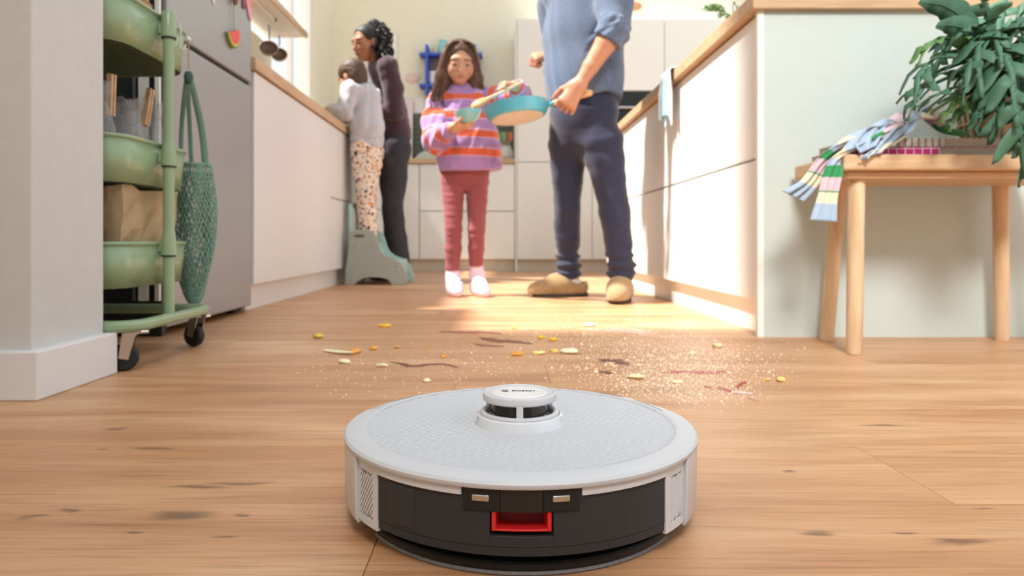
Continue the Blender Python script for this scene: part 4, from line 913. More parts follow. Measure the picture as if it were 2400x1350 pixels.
m.tube(pts, [.004+.006*math.sin(math.pi*k/(len(pts)-1)) for k in range(len(pts))], 8, flat=.35)
tag(m.build('peel', M('scrap_236_226_190', Wh, .7), loc=(p1.x, p1.y, 0), smooth=True), 'long curled pale vegetable peel on the floor at the left', 'food scrap', 'food scraps on the floor')
# sauce smears: thin uneven puddles
def smear(path, half, colr, label, gloss=.35):
    pts = bez([FP(*q) for q in path], 8); n = len(pts); m = MB(); L = []; Rr = []
    for i_, p in enumerate(pts):
        t = (pts[min(i_+1, n-1)]-pts[max(i_-1, 0)]).normalized(); s = Vector((-t.y, t.x, 0)); e = math.sin(math.pi*(i_+.3)/(n-.4))**.6
        h = 1.35*half*e; L.append(p+s*h*rg.uniform(.4, 1.3)); Rr.append(p-s*h*rg.uniform(.4, 1.3))
    V = []
    for a, c, b_ in zip(L, pts, Rr): V += [Vector((a.x, a.y, .0003)), Vector((c.x, c.y, .0016)), Vector((b_.x, b_.y, .0003))]
    m.add(V, [(i_*3+e, i_*3+e+1, i_*3+4+e, i_*3+3+e) for i_ in range(n-1) for e in (0, 1)])
    return tag(m.build('sauce_smear', M('sauce_%d_%d_%d' % colr, colr, gloss, var=.2, scale=60), loc=(pts[n//2].x, pts[n//2].y, 0), smooth=True, angle=180), label, 'sauce stain', 'sauce stains on the floor')
DK, RD = (116, 60, 40), (162, 42, 34)
smear([(1030, 777), (1090, 779), (1130, 778), (1175, 783)], .022, (140, 84, 72), 'faint brown streak at the edge of the sunlit floor')
smear([(1125, 792), (1160, 797), (1185, 800), (1248, 806)], .024, DK, 'broad dark streak below the faint brown streak')
smear([(1112, 806), (1140, 810), (1180, 812)], .014, (140, 84, 72), 'short dark streak under the broad dark streak')
smear([(914, 849), (940, 852), (965, 859), (1005, 854), (1040, 854), (1075, 862)], .009, DK, 'long thin wavy dark streak left of the robot')
smear([(1404, 842), (1430, 846), (1450, 848), (1470, 856)], .022, DK, 'brown sauce blob behind the robot on the right')
smear([(1404, 871), (1420, 873), (1432, 878)], .010, DK, 'small brown stain below the brown sauce blob')
smear([(1552, 874), (1595, 872), (1640, 873), (1672, 874), (1697, 869)], .013, RD, 'long red sauce streak in the flour')
smear([(1683, 909), (1700, 913), (1714, 919)], .0055, RD, 'short red splash left of the pink splash')
smear([(1725, 912), (1732, 903), (1740, 897), (1748, 896)], .006, RD, 'red drop trail above the pink splash')
smear([(1715, 918), (1740, 920), (1765, 923)], .009, (226, 190, 190), 'pink milky splash at the right of the spill')
smear([(1750, 932), (1768, 938), (1780, 942)], .004, (196, 120, 112), 'thin pink trail at the far right of the spill')
smear([(1360, 770), (1420, 775), (1480, 774), (1530, 786), (1600, 790)], .03, (222, 168, 148), 'wide pale pink stain in the sunlit floor before the man')
smear([(1650, 906), (1660, 908), (1668, 908)], .005, RD, 'tiny red drop below the long red streak')
# flour and fine crumbs: nobody could count them
cm = MB()
def crumbs(n, cx, cy, sx, sy, lo=.0006, hi=.0022):
    for _ in range(n):
        px, py = rg.gauss(cx, sx), rg.gauss(cy, sy)
        if not (690 < px < 1900 and 740 < py < 965): continue
        if abs(px-1217) < 380 and py > 915+abs(px-1217)**2*.00028: continue
        p = FP(px, py); r_ = .85*rg.uniform(lo, hi)*(2 if rg.random() < .04 else 1); a = rg.uniform(0, 6)
        d = [Vector((math.cos(a+k*2.1)*r_, math.sin(a+k*2.1)*r_*rg.uniform(.6, 1), 0)) for k in range(3)]; q = Vector((p.x, p.y, .0002))
        cm.add([q+d[0], q+d[1], q+d[2], q+Vector((0, 0, r_*1.2))], [(0, 1, 3), (1, 2, 3), (2, 0, 3), (0, 2, 1)])
crumbs(2600, 1560, 860, 110, 36); crumbs(700, 1420, 800, 130, 28); crumbs(1100, 1600, 915, 90, 18, .0005, .0016); crumbs(350, 1000, 860, 170, 34); crumbs(500, 1450, 770, 120, 16); crumbs(500, 1650, 830, 80, 30)
o = cm.build('crumbs', M('flour_and_crumbs', (246, 234, 212), .8, var=.1), loc=(FP(1560, 860).x, FP(1560, 860).y, 0), kind='stuff')
tag(o, 'pale flour and fine crumbs spilled over the oak floor', 'crumbs')
# ------------------------------------------------------------------ smooth implicit surfaces for people
class SDF:
    def __init__(s): s.p = []; s.post = []
    def cone(s, a, b, ra, rb, k=.02, n=None, q=1.0, tag=0, sub=False):
        s.p.append(('c', np.array(a, float), np.array(b, float), ra, rb, k, None if n is None else np.array(n, float), q, tag, sub)); return s
    def ell(s, c, r, M3=None, k=.02, tag=0, sub=False):
        s.p.append(('e', np.array(c, float), np.array(r, float), None if M3 is None else np.array(M3, float), None, k, None, 1, tag, sub)); return s
    def mesh(s, h, mod=None):
        lo = np.full(3, 1e9); hi = -lo.copy()
        bbs = []
        for p in s.p:
            if p[0] == 'c':
                m = max(p[3], p[4])+p[5]+3*h; b0 = np.minimum(p[1], p[2])-m; b1 = np.maximum(p[1], p[2])+m
            else:
                m = (max(p[2]) if p[3] is not None else p[2])+p[5]+3*h; b0 = p[1]-m; b1 = p[1]+m
            bbs.append((b0, b1))
            if not p[9]: lo = np.minimum(lo, b0); hi = np.maximum(hi, b1)
        dim = np.ceil((hi-lo)/h).astype(int)+1
        F = np.full(dim, .08, np.float32); T = np.zeros(dim, np.int8)
        ax = [lo[i]+h*np.arange(dim[i]) for i in range(3)]
        for p, (b0, b1) in zip(s.p, bbs):
            i0 = np.maximum(0, np.floor((b0-lo)/h).astype(int)); i1 = np.minimum(dim, np.ceil((b1-lo)/h).astype(int)+1)
            if np.any(i1 <= i0): continue
            sl = tuple(slice(a, b) for a, b in zip(i0, i1))
            X = ax[0][sl[0]][:, None, None]; Y = ax[1][sl[1]][None, :, None]; Z = ax[2][sl[2]][None, None, :]
            if p[0] == 'c':
                a, b, ra, rb, n, q = p[1], p[2], p[3], p[4], p[6], p[7]
                d = b-a; L2 = d@d; px, py, pz = X-a[0], Y-a[1], Z-a[2]
                t = np.clip((px*d[0]+py*d[1]+pz*d[2])/max(L2, 1e-9), 0, 1)
                rx, ry, rz = px-t*d[0], py-t*d[1], pz-t*d[2]
                sq = rx*rx+ry*ry+rz*rz
                if n is not None:
                    dn = rx*n[0]+ry*n[1]+rz*n[2]; sq = sq+dn*dn*(1/(q*q)-1)
                D = np.sqrt(sq)-(ra+(rb-ra)*t)
                if n is not None: D = D*min(1, q+.15)
            else:
                c, r, m3 = p[1], p[2], p[3]; px, py, pz = X-c[0], Y-c[1], Z-c[2]
                if m3 is not None:
                    px, py, pz = (m3[0, 0]*px+m3[1, 0]*py+m3[2, 0]*pz), (m3[0, 1]*px+m3[1, 1]*py+m3[2, 1]*pz), (m3[0, 2]*px+m3[1, 2]*py+m3[2, 2]*pz)
                k0 = np.sqrt((px/r[0])**2+(py/r[1])**2+(pz/r[2])**2); k1 = np.sqrt((px/r[0]**2)**2+(py/r[1]**2)**2+(pz/r[2]**2)**2)
                D = k0*(k0-1)/np.maximum(k1, 1e-6)
            D = D.astype(np.float32); G = F[sl]; k = p[5]
            if p[9]:
                hh = np.maximum(k-np.abs(-D-G), 0)/k; F[sl] = np.maximum(G, -D)+hh*hh*k*.25
            else:
                tt = T[sl]; tt[D < G] = p[8]; T[sl] = tt
                hh = np.maximum(k-np.abs(D-G), 0)/k; F[sl] = np.minimum(G, D)-hh*hh*k*.25
        if mod is not None: F = mod(F, ax[0][:, None, None], ax[1][None, :, None], ax[2][None, None, :])
        F[0] = F[-1] = .05; F[:, 0] = F[:, -1] = .05; F[:, :, 0] = F[:, :, -1] = .05
        return surfnet(F.astype(np.float32), T, lo, h)
def surfnet(F, T, lo, h):
    S = F < 0
    A = S[:-1, :-1, :-1]; cnt = np.zeros(A.shape, np.int8)
    offs = [(i, j, k) for i in (0, 1) for j in (0, 1) for k in (0, 1)]
    for o in offs: cnt += S[o[0]:o[0]+A.shape[0], o[1]:o[1]+A.shape[1], o[2]:o[2]+A.shape[2]]
    act = (cnt > 0) & (cnt < 8); idx = np.argwhere(act); n = len(idx)
    vid = np.full(A.shape, -1, np.int32); vid[act] = np.arange(n)
    vals = np.stack([F[idx[:, 0]+o[0], idx[:, 1]+o[1], idx[:, 2]+o[2]] for o in offs], 1)
    acc = np.zeros((n, 3)); num = np.zeros(n)
    for a in range(8):
        for ax_ in range(3):
            if offs[a][ax_]: continue
            b = a+(4, 2, 1)[ax_]; va, vb = vals[:, a], vals[:, b]; m = (va < 0) != (vb < 0)
            t = np.where(m, va/np.where(m, va-vb, 1), 0)
            P_ = np.tile(np.array(offs[a], float), (n, 1)); P_[:, ax_] += t
            acc += P_*m[:, None]; num += m
    V = lo+h*(idx+acc/num[:, None]); Tv = T[idx[:, 0], idx[:, 1], idx[:, 2]]
    Q = []
    for ax_ in range(3):
        sl0 = [slice(None)]*3; sl1 = [slice(None)]*3; sl0[ax_] = slice(0, -1); sl1[ax_] = slice(1, None)
        E = S[tuple(sl0)] != S[tuple(sl1)]; I = np.argwhere(E); u, v = [(1, 2), (2, 0), (0, 1)][ax_]
        ok = (I[:, u] > 0) & (I[:, v] > 0) & (I[:, u] < A.shape[u]) & (I[:, v] < A.shape[v]); I = I[ok]
        flip = S[tuple(I.T)]
        q = []
        for du, dv in ((-1, -1), (0, -1), (0, 0), (-1, 0)):
            J = I.copy(); J[:, u] += du; J[:, v] += dv; q.append(vid[tuple(J.T)])
        q = np.stack(q, 1); q[~flip] = q[~flip][:, ::-1]; Q.append(q)
    return V, np.concatenate(Q), Tv
def link_np(name, V, Q, mat, parent, col=None, smooth_it=0):
    o0 = np.array(parent.location); V = V-o0
    if smooth_it:
        for _ in range(smooth_it):
            acc = np.zeros_like(V); c = np.zeros(len(V))
            for a in range(4):
                b = (a+1) % 4
                np.add.at(acc, Q[:, a], V[Q[:, b]]); np.add.at(c, Q[:, a], 1); np.add.at(acc, Q[:, b], V[Q[:, a]]); np.add.at(c, Q[:, b], 1)
            V = .5*V+.5*acc/np.maximum(c, 1)[:, None]
    me = bpy.data.meshes.new(name); n = len(V)
    me.vertices.add(n); me.vertices.foreach_set('co', V.astype(np.float32).ravel())
    me.loops.add(len(Q)*4); me.loops.foreach_set('vertex_index', Q.astype(np.int32).ravel())
    me.polygons.add(len(Q)); me.polygons.foreach_set('loop_start', np.arange(0, len(Q)*4, 4, dtype=np.int32))
    try: me.polygons.foreach_set('loop_total', np.full(len(Q), 4, np.int32))
    except Exception: pass
    me.polygons.foreach_set('use_smooth', np.ones(len(Q), bool)); me.update(calc_edges=True); me.validate()
    if col is not None:
        ca = me.color_attributes.new('col', 'FLOAT_COLOR', 'POINT'); ca.data.foreach_set('color', np.concatenate([col, np.ones((n, 1))], 1).astype(np.float32).ravel())
    me.materials.append(mat); o = bpy.data.objects.new(name, me); COL.objects.link(o); o.parent = parent; return o
def wrinkle(amp, seed, wl=(.05, .12), stretch=(1, 1, 1), nn=6):
    r = np.random.RandomState(seed); ds = r.normal(size=(nn, 3)); ds /= np.linalg.norm(ds, axis=1)[:, None]; ds *= np.array(stretch); fr = 2*math.pi/r.uniform(wl[0], wl[1], nn); ph = r.uniform(0, 6.28, nn)
    def f(X, Y, Z):
        o = 0
        for d, q, p_ in zip(ds, fr, ph):
            a = q*(d[0]*X+d[1]*Y+d[2]*Z)+p_; o = o+np.sin(a+1.2*np.sin(.5*a+p_*2))
        return (amp/nn**.5*o).astype(np.float32)
    return f
def unit(v): v = np.array(v, float); return v/np.linalg.norm(v)
def frame3(fwd, up=(0, 0, 1)):
    f = unit(fwd); x = unit(np.cross(f, up)); u = np.cross(x, f); return np.stack([x, f, u], 1)      # columns: right(x), forward(y), up(z)
HEADC = {}
def head(S, c, F3, s, k=1.0, tag=1, soft=0):
    """face looks along local +Y; s = scale (1 = 0.225 m head)"""
    L = lambda x, y, z: np.array(c)+F3 @ (np.array([x, y, z])*s)
    E = lambda p, r, kk=.02, **a: S.ell(L(*p), np.array(r)*s, F3, kk*s, tag=tag, **a)
    E((0, -.018, .030), (.073, .092, .082)); E((0, .022, -.030+.008*soft), (.060+.002*soft, .066, .078-.010*soft), .03); E((0, .050, -.083+.010*soft), (.030-.006*soft, .030-.004*soft, .026-.004*soft), .03)
    for x in (-1, 1):
        E((x*.036, .048, -.030), (.026, .030, .032), .025); E((x*.028, .074-.004*soft, .027), (.022, .011, .009), .022)
        E((x*.0755, -.008, -.008), (.009, .019, .029), .008)
        E((x*.030, .098, .004), (.018, .018, .011), .016, sub=True)
        E((x*.030, .070, .004), (.0155+.002*soft, .0165, .0115+.002*soft), .006)
    S.cone(L(0, .084-.004*soft, .008), L(0, .103-.009*soft, -.030), .0075*s, (.0110-.001*soft)*s, .014*s, tag=tag); 
    for x in (-1, 1): E((x*(.0095-.001*soft), .093-.007*soft, -.034), (.0075, .009, .0065), .008)
    u = .006*soft; w_ = 1-.18*soft; E((0, .080, -.060+u), (.024*w_, .014, .012), .014)
    E((0, .0905-.002*soft, -.0565+u), (.019*w_, .0065, .0048), .005, ); E((0, .0885-.002*soft, -.0665+u), (.017*w_, .0075, .0058), .005)
    E((0, .099-.002*soft, -.0615+u), (.022*w_, .008, .0012), .003, sub=True)
def face_color(V, c, F3, s, skin, lip, soft=0):
    q = (V-np.array(c)) @ F3/s; col = np.tile(np.array(skin), (len(V), 1))
    d = ((q[:, 0]/(.021-.004*soft))**2+((q[:, 2]+.0615-.006*soft)/.0088)**2); w_ = np.clip(1.4-d, 0, 1)*(q[:, 1] > .07)
    col = col*(1-w_[:, None]*.75)+np.array(lip)*(w_[:, None]*.75)
    for x in (-1, 1):
        d = (((q[:, 0]-x*.04)/.03)**2+((q[:, 2]+.03)/.026)**2); w_ = np.clip(1-d, 0, 1)*(q[:, 1] > .03)*.25; col = col*(1-w_[:, None])+np.array(lip)*w_[:, None]
    return col
def face_parts(parent, c, F3, s, browm, eyem, down=.5, eb=1.0):
    L = lambda x, y, z: Vector(np.array(c)+F3 @ (np.array([x, y, z])*s)); R3 = Matrix(F3.tolist())
    for x in (-1, 1):
        e = MB().ell(L(x*.030, .0748, .001-.002*down), Vector((.0125*eb, .0125, .0075*eb*(1.1-down)))*s, R3, 14, 8).build('eye', M('eye_white', (205, 190, 180), .3), parent, smooth=True)
        MB().ell(L(x*.030, .0822, -.0015), Vector((.0058*eb, .0058, .0052*eb))*s, R3, 12, 8).build('iris', M('dark_iris', (44, 26, 18), .2), e, smooth=True)
        MB().tube([L(x*(.030+.0165*t), .0865-.012*t*t, -.0005-.0045*t*t+.003) for t in np.linspace(-1, 1, 9)], .0018*s, 5).build('eyelashes', browm, parent)
        MB().tube([L(x*(.032+.022*t), .0905-.012*t*t-.004*t, .0250-.0035*t*t-.0025*t) for t in np.linspace(-1, 1, 9)], [.0012*s, .0022*s, .0026*s, .0027*s, .0026*s, .0024*s, .002*s, .0016*s, .0008*s], 5).build('eyebrow', browm, parent)
def hand(S, w, d, n, side, L=.18, curl=(35, 45, 30), spread=.08, thumb=(.75, .55, .25), k=.006, tag=2, fat=1.0):
    """w wrist, d towards knuckles, n palm normal, side: vector to the thumb"""
    w = np.array(w, float); d = unit(d); n = np.array(n, float); n = unit(n-d*(n@d)); s = np.array(side, float); s = unit(s-d*(s@d)-n*(s@n))
    pl = .50*L; pw = .43*L*.5
    for j in (-.62, -.2, .2, .62):
        S.cone(w+d*pl*.08+s*pw*j*.55, w+d*pl*.96+s*pw*j*1.12, .062*L*1.1*fat, .056*L*fat, .03*L/.18, n=n, q=.95, tag=tag)
    fl = (.40, .44, .41, .33)
    for j, f_ in zip((.74, .26, -.24, -.72), fl):
        p = w+d*pl*(1.0-.04*abs(j))+s*pw*j*1.15; a = 0; r = .049*L*fat
        for seg, (ln, cu) in enumerate(zip((.46, .30, .24), curl)):
            a += R(cu); dd = d*math.cos(a)+n*math.sin(a)+s*(spread*j*(1 if seg == 0 else .3)); dd = unit(dd); q = p+dd*ln*f_*L
            S.cone(p, q, r, r*.9, k*.7, tag=tag); p = q; r *= .9
    t0 = w+d*pl*.22+s*pw*.75; td = unit(s*thumb[0]+d*thumb[1]+n*thumb[2])
    t1 = t0+td*.23*L; td2 = unit(td*.5+d*.55+n*.35); t2 = t1+td2*.17*L; t3 = t2+unit(td2*.6+d*.5+n*.3)*.12*L
    S.cone(t0, t1, .066*L*fat, .055*L*fat, .02*L/.18, tag=tag); S.cone(t1, t2, .054*L*fat, .05*L*fat, k*.7, tag=tag); S.cone(t2, t3, .05*L*fat, .042*L*fat, k*.7, tag=tag)
def limb(S, pts, rs, k=.02, **a):
    for i in range(len(pts)-1): S.cone(pts[i], pts[i+1], rs[i], rs[i+1], k if i == 0 else min(k, .008), **a)
SKIN = attr_mat('skin', .5, .05, 400, 0, .12)
PX = lambda px, py, Y: np.array(P(px, py, Y))

# ================================================================== girl
def girl():
    root = thing('person', 'girl in orange and lilac striped sweater holding a bowl and wooden spoon', 'person', (P(1096, 0, 3.32).x, 3.32, 0))
    f = unit((.22, -.97, 0)); l = np.array([-f[1], f[0], 0])          # l = her left (image right)
    hc = PX(1077, 149, 3.27); HF = frame3((.16, -.93, -.30)); hs = .93
    neck = PX(1084, 222, 3.33); chest = PX(1082, 268, 3.34); belly = PX(1090, 330, 3.34); pel = PX(1090, 405, 3.34)
    sR, sL = PX(1033, 238, 3.34), PX(1135, 236, 3.35)
    eR, wR = PX(1022, 330, 3.25), PX(1060, 299, 3.08)
    eL, wL = PX(1222, 224, 3.22), PX(1209, 203, 3.08)
    hipR, hipL = PX(1061, 425, 3.34), PX(1119, 425, 3.34)
    kR, kL = PX(1063, 535, 3.31), PX(1117, 535, 3.31)
    aR, aL = PX(1061, 648, 3.34), PX(1117, 645, 3.34)
    # body
    S = SDF(); head(S, hc, HF, hs, soft=1)
    limb(S, [neck+(0, .01, -.02), hc+(0, .02, -.07)], [.036, .036])
    limb(S, [chest+(0, 0, .03), belly, pel+(0, 0, .05)], [.085, .085, .078], n=f, q=.75)
    limb(S, [sR, eR, wR], [.036, .030, .022]); limb(S, [sL, eL, wL], [.036, .030, .022])
    limb(S, [hipR, kR, aR], [.048, .036, .027]); limb(S, [hipL, kL, aL], [.048, .036, .027])
    limb(S, [aR, aR+np.array([.015, -.07, -.065])], [.026, .022]); limb(S, [aL, aL+np.array([.02, -.07, -.065])], [.026, .022])
    S.cone(chest+(0, 0, .06), sR, .05, .04, .03); S.cone(chest+(0, 0, .06), sL, .05, .04, .03)
    hand(S, wR, (.97, -.1, .10), (0.05, .12, 1), (0, -1, 0), .135, (18, 22, 14), thumb=(.75, .6, .35), fat=1.1)
    hand(S, wL, (-.86, -.45, .05), (-.25, -.15, -.95), (-.4, .6, .6), .13, (62, 82, 50), thumb=(.5, .7, .5), fat=1.15)
    V, Q, T = S.mesh(.0036)
    col = face_color(V, hc, HF, hs, lin((214, 160, 126)), lin((172, 92, 82)), 1)
    link_np('body', V, Q, SKIN, root, col)
    HB = M('dark_brown_hair', (88, 60, 42), .38, var=.3, scale=80, stretch=(1, 1, .15))
    face_parts(root, hc, HF, hs, HB, None, .45, 1.22)
    # leggings
    S = SDF(); W = wrinkle(.0022, 3, (.02, .05), (.3, .3, 1))
    limb(S, [hipR+(0, 0, .05), hipR, hipR*.6+kR*.4, kR, kR*.6+aR*.4, aR], [.060, .057, .050, .0425, .041, .0325], .01)
    limb(S, [hipL+(0, 0, .05), hipL, hipL*.6+kL*.4, kL, kL*.6+aL*.4, aL], [.060, .057, .050, .0425, .041, .0325], .01)
    S.cone(pel+(0, 0, .05), pel+(0, 0, .008), .102, .098, .02, n=f, q=.84)
    zR, zL = P(0, 634, 3.34).z, P(0, 623, 3.34).z
    def md(F, X, Y, Z):
        cut = np.where(X < (aR[0]+aL[0])/2, zR, zL)
        return np.maximum(F+W(X, Y, Z), cut-Z)
    V, Q, T = S.mesh(.0045, md); link_np('leggings', V, Q, M('rose_red_cotton', (146, 74, 78), .9, var=.06, scale=300, sheen=.2), root)
    # socks
    for an, dx in ((aR, .008), (aL, .016)):
        S = SDF(); fd = unit((.22 if an is aR else .34, -.95, 0))
        limb(S, [an+(0, 0, .06), an+(0, 0, -.02), an+fd*.01-(0, 0, an[2]-.045)], [.034, .031, .034], .02)
        hl = np.array([an[0], an[1]+.01, .030]); S.cone(hl, hl+fd*.075, .031, .034, .02); S.cone(hl+fd*.06, hl+fd*.135-(0, 0, .006), .034, .024, .02)
        S.cone(an, an+fd*.07-(0, 0, .055), .034, .036, .02)
        W2 = wrinkle(.0018, 5, (.015, .03), (.2, .2, 1))
        V, Q, T = S.mesh(.0035, lambda F, X, Y, Z: np.maximum(np.maximum(F+W2(X, Y, Z)*(Z > .06), .001-Z), Z-(an[2]+.055))); link_np('sock', V, Q, M('pale_pink_sock', (236, 208, 222), .9, var=.04), root)
    # sweater
    S = SDF(); W = wrinkle(.005, 11, (.05, .12))
    t1, t2, t3, t4 = PX(1083, 238, 3.34), PX(1090, 290, 3.33), PX(1098, 350, 3.33), PX(1104, 398, 3.33)
    S.cone(t1, t2, .105, .135, .04, n=f, q=.66, tag=1); S.cone(t2, t3, .135, .150, .04, n=f, q=.66, tag=1); S.cone(t3, t4, .150, .153, .04, n=f, q=.68, tag=1)
    S.cone(neck+(0, .005, -.015), neck+(0, 0, .012), .05, .044, .02, tag=1)
    S.cone(sR, t1, .058, .085, .04, tag=1); S.cone(sL, t1, .055, .085, .04, tag=1)
    mR = sR*.5+eR*.5+np.array([-.012, 0, 0]); S.cone(sR, mR, .058, .062, .03, tag=2); S.cone(mR, eR, .062, .060, .03, tag=2); cR = wR+(eR-wR)*.16; S.cone(eR, cR, .060, .036, .03, tag=3)
    mL = sL*.5+eL*.5; S.cone(sL, mL, .056, .058, .03, tag=4); S.cone(mL, eL, .058, .050, .03, tag=4); cL = wL+(eL-wL)*.25; S.cone(eL, cL, .050, .040, .02, tag=5)
    hem0 = t4[2]
    def md(F, X, Y, Z):
        F = F+W(X, Y, Z); F = np.maximum(F, hem0+.012*np.sin(X*9)-Z)
        return np.maximum(F, -np.maximum(F+.010, Z-(hem0+.05)))
    V, Q, T = S.mesh(.0042, md)
    og, lc, lt, pk = np.array(lin((226, 100, 64))), np.array(lin((176, 136, 190))), np.array(lin((214, 176, 206))), np.array(lin((236, 196, 190)))
    def stripes(u, period=.090):
        q = (u/period) % 1.0; c = np.where((q < .45)[:, None], og, lc); edge = (np.abs(q-.45) < .035) | (q < .035) | (q > .965); return np.where(edge[:, None], lt, c)
    col = stripes(V[:, 2]-(hem0+.055))
    col[V[:, 2] < hem0+.055] = lc
    ax = unit(eR-sR); m = T == 2; col[m] = stripes(((V[m]-sR)@ax)+.03, .105)
    ax = unit(wR-eR); m = T == 3; col[m] = stripes(((V[m]-eR)@ax)+.01, .105)
    ax = unit(eL-sL); m = T == 4; col[m] = stripes(((V[m]-sL)@ax)+.02, .09)
    ax = unit(wL-eL); m = T == 5; col[m] = stripes(((V[m]-eL)@ax)+.05, .09)
    top = (V[:, 2] > neck[2]-.012) & (T == 1) & (np.abs(V[:, 0]-neck[0]) < .058); col[top] = lc
    m = np.linalg.norm(V-cR, axis=1) < .05; col[m] = lc
    link_np('sweater', V, Q, attr_mat('knit_wool', .95, .25, 350, .3), root, col)
    # hair: cap, then long locks
    S = SDF(); L = lambda x, y, z: hc+HF @ (np.array([x, y, z])*hs)
    S.ell(L(0, -.020, .036), np.array([.084, .098, .088])*hs, HF, .02); S.ell(L(0, -.055, -.03), np.array([.078, .055, .09])*hs, HF, .03)
    S.ell(L(.002, .090, -.026), np.array([.058, .085, .100])*hs, HF, .008, sub=True)
    S.cone(L(0, -.05, -.06), neck+(0, .06, -.03), .07, .07, .03, n=f, q=.6)
    for sx in (-1, 1):
        S.cone(L(sx*.066, .010, .03), L(sx*.080, .005, -.07), .030, .036, .03); S.cone(L(sx*.080, .005, -.07), L(sx*.098, -.005, -.17), .036, .040, .03)
    W = wrinkle(.0016, 8, (.012, .024), (1, 1, .12))
    V, Q, T = S.mesh(.0042, lambda F, X, Y, Z: F+W(X, Y, Z)); hair = link_np('hair', V, Q, HB, root)
    rg = random.Random(6); lk = MB()
    for i in range(230):
        sx = rg.choice((-1, 1)); y0 = rg.uniform(-.075, .045); a = rg.uniform(0, 1)
        pts = [L(sx*.012, y0*.8, .122-.5*y0*y0*8), L(sx*rg.uniform(.045, .06), y0, .098), L(sx*rg.uniform(.080, .088), y0+.0, .03), L(sx*rg.uniform(.080, .104), y0*.8, -.05), L(sx*rg.uniform(.078, .130), y0*.7+.010, -.12), L(sx*rg.uniform(.070, .160), y0*.6+.03+rg.uniform(-.02, .03), -.20-.06*a)]
        pts[-1][2] = pts[-1][2]; lk.tube(bez(pts, 5), [.0025]+[.0044]*20+[.004, .0035, .003, .002, .001], 5)
    lk.build('hair_locks', HB, hair, smooth=True)
    return wR, wL
gwR, gwL = girl()
# bowl and spoon held by the girl
bo = PX(1097, 272, 3.06); bm = Matrix.Rotation(R(-6), 3, 'Y')
TEAL = M('aqua_enamel', (142, 204, 206), .3, var=.02, coat=.3)
bw = thing('bowl', 'small aqua bowl held in the hand of the girl', 'bowl', bo)
MB().lathe([(0, -.032), (.020, -.032), (.040, -.022), (.056, .002), (.062, .024), (.0595, .025), (.052, .002), (.036, -.017), (0, -.026)], bo, 36, bm).build('bowl_body', TEAL, bw, smooth=True)
s0, s1 = P(1112, 247, 3.02), P(1226, 192, 3.03)
sp = thing('wooden_spoon', 'wooden cooking spoon held by the girl over the bowl', 'spoon', s0)
dv = (s1-s0).normalized(); up = Vector((.2, -.5, .85)); up = (up-dv*up.dot(dv)).normalized()
MB().tube([s0+dv*.05, s0+dv*.12, s1-dv*.01, s1], [.009, .0068, .0058, .004], 10).build('handle', BEECH, sp, smooth=True)
mt = Matrix((dv, dv.cross(up), up)).transposed()
MB().ell(s0+dv*.025, (.042, .026, .014), mt, 20, 12).build('spoon_head', wood('honey_wood', (200, 142, 76), (222, 170, 104), (8, 8, 8)), sp, smooth=True)

# ================================================================== frying pan
pcn = P(1211, 263, 2.98); pn = Vector((-.13, .09, .98)).normalized(); pxv = (Vector((1, 0, 0))-pn*pn.x).normalized(); pm = Matrix((pxv, pn.cross(pxv), pn)).transposed()
PANB = M('turquoise_enamel', (88, 182, 208), .3, var=.02, coat=.4)
pan = thing('frying_pan', 'turquoise frying pan with cream base held by the man', 'frying pan', pcn)
MB().lathe([(.112, -.027), (.122, -.024), (.132, -.012), (.142, .022), (.1445, .026), (.1405, .026), (.137, .020), (.127, -.012), (.115, -.020), (0, -.020)], pcn, 64, pm).build('pan_body', PANB, pan, smooth=True)
MB().lathe([(0, -.0295), (.105, -.0295), (.113, -.0270)], pcn, 56, pm).build('pan_base', M('cream_base', (210, 198, 182), .5, var=.06, scale=12), pan, smooth=True)
hd0 = pcn+pm @ Vector((.140, -.01, .012)); hd1 = P(1388, 216, 2.90); dv = (hd1-hd0).normalized()
MB().tube([hd0-dv*.01, hd0+dv*.030], [.020, .013], 12, flat=.6).build('handle_socket', PANB, pan, smooth=True)
MB().tube([hd0+dv*.024, hd0+dv*.06, hd0+dv*.12, hd1-dv*.01, hd1], [.0125, .0135, .0135, .015, .010], 12).build('handle', wood('pale_handle_wood', (206, 160, 112), (228, 190, 146), (8, 40, 40)), pan, smooth=True)
HND = hd0+dv*.12

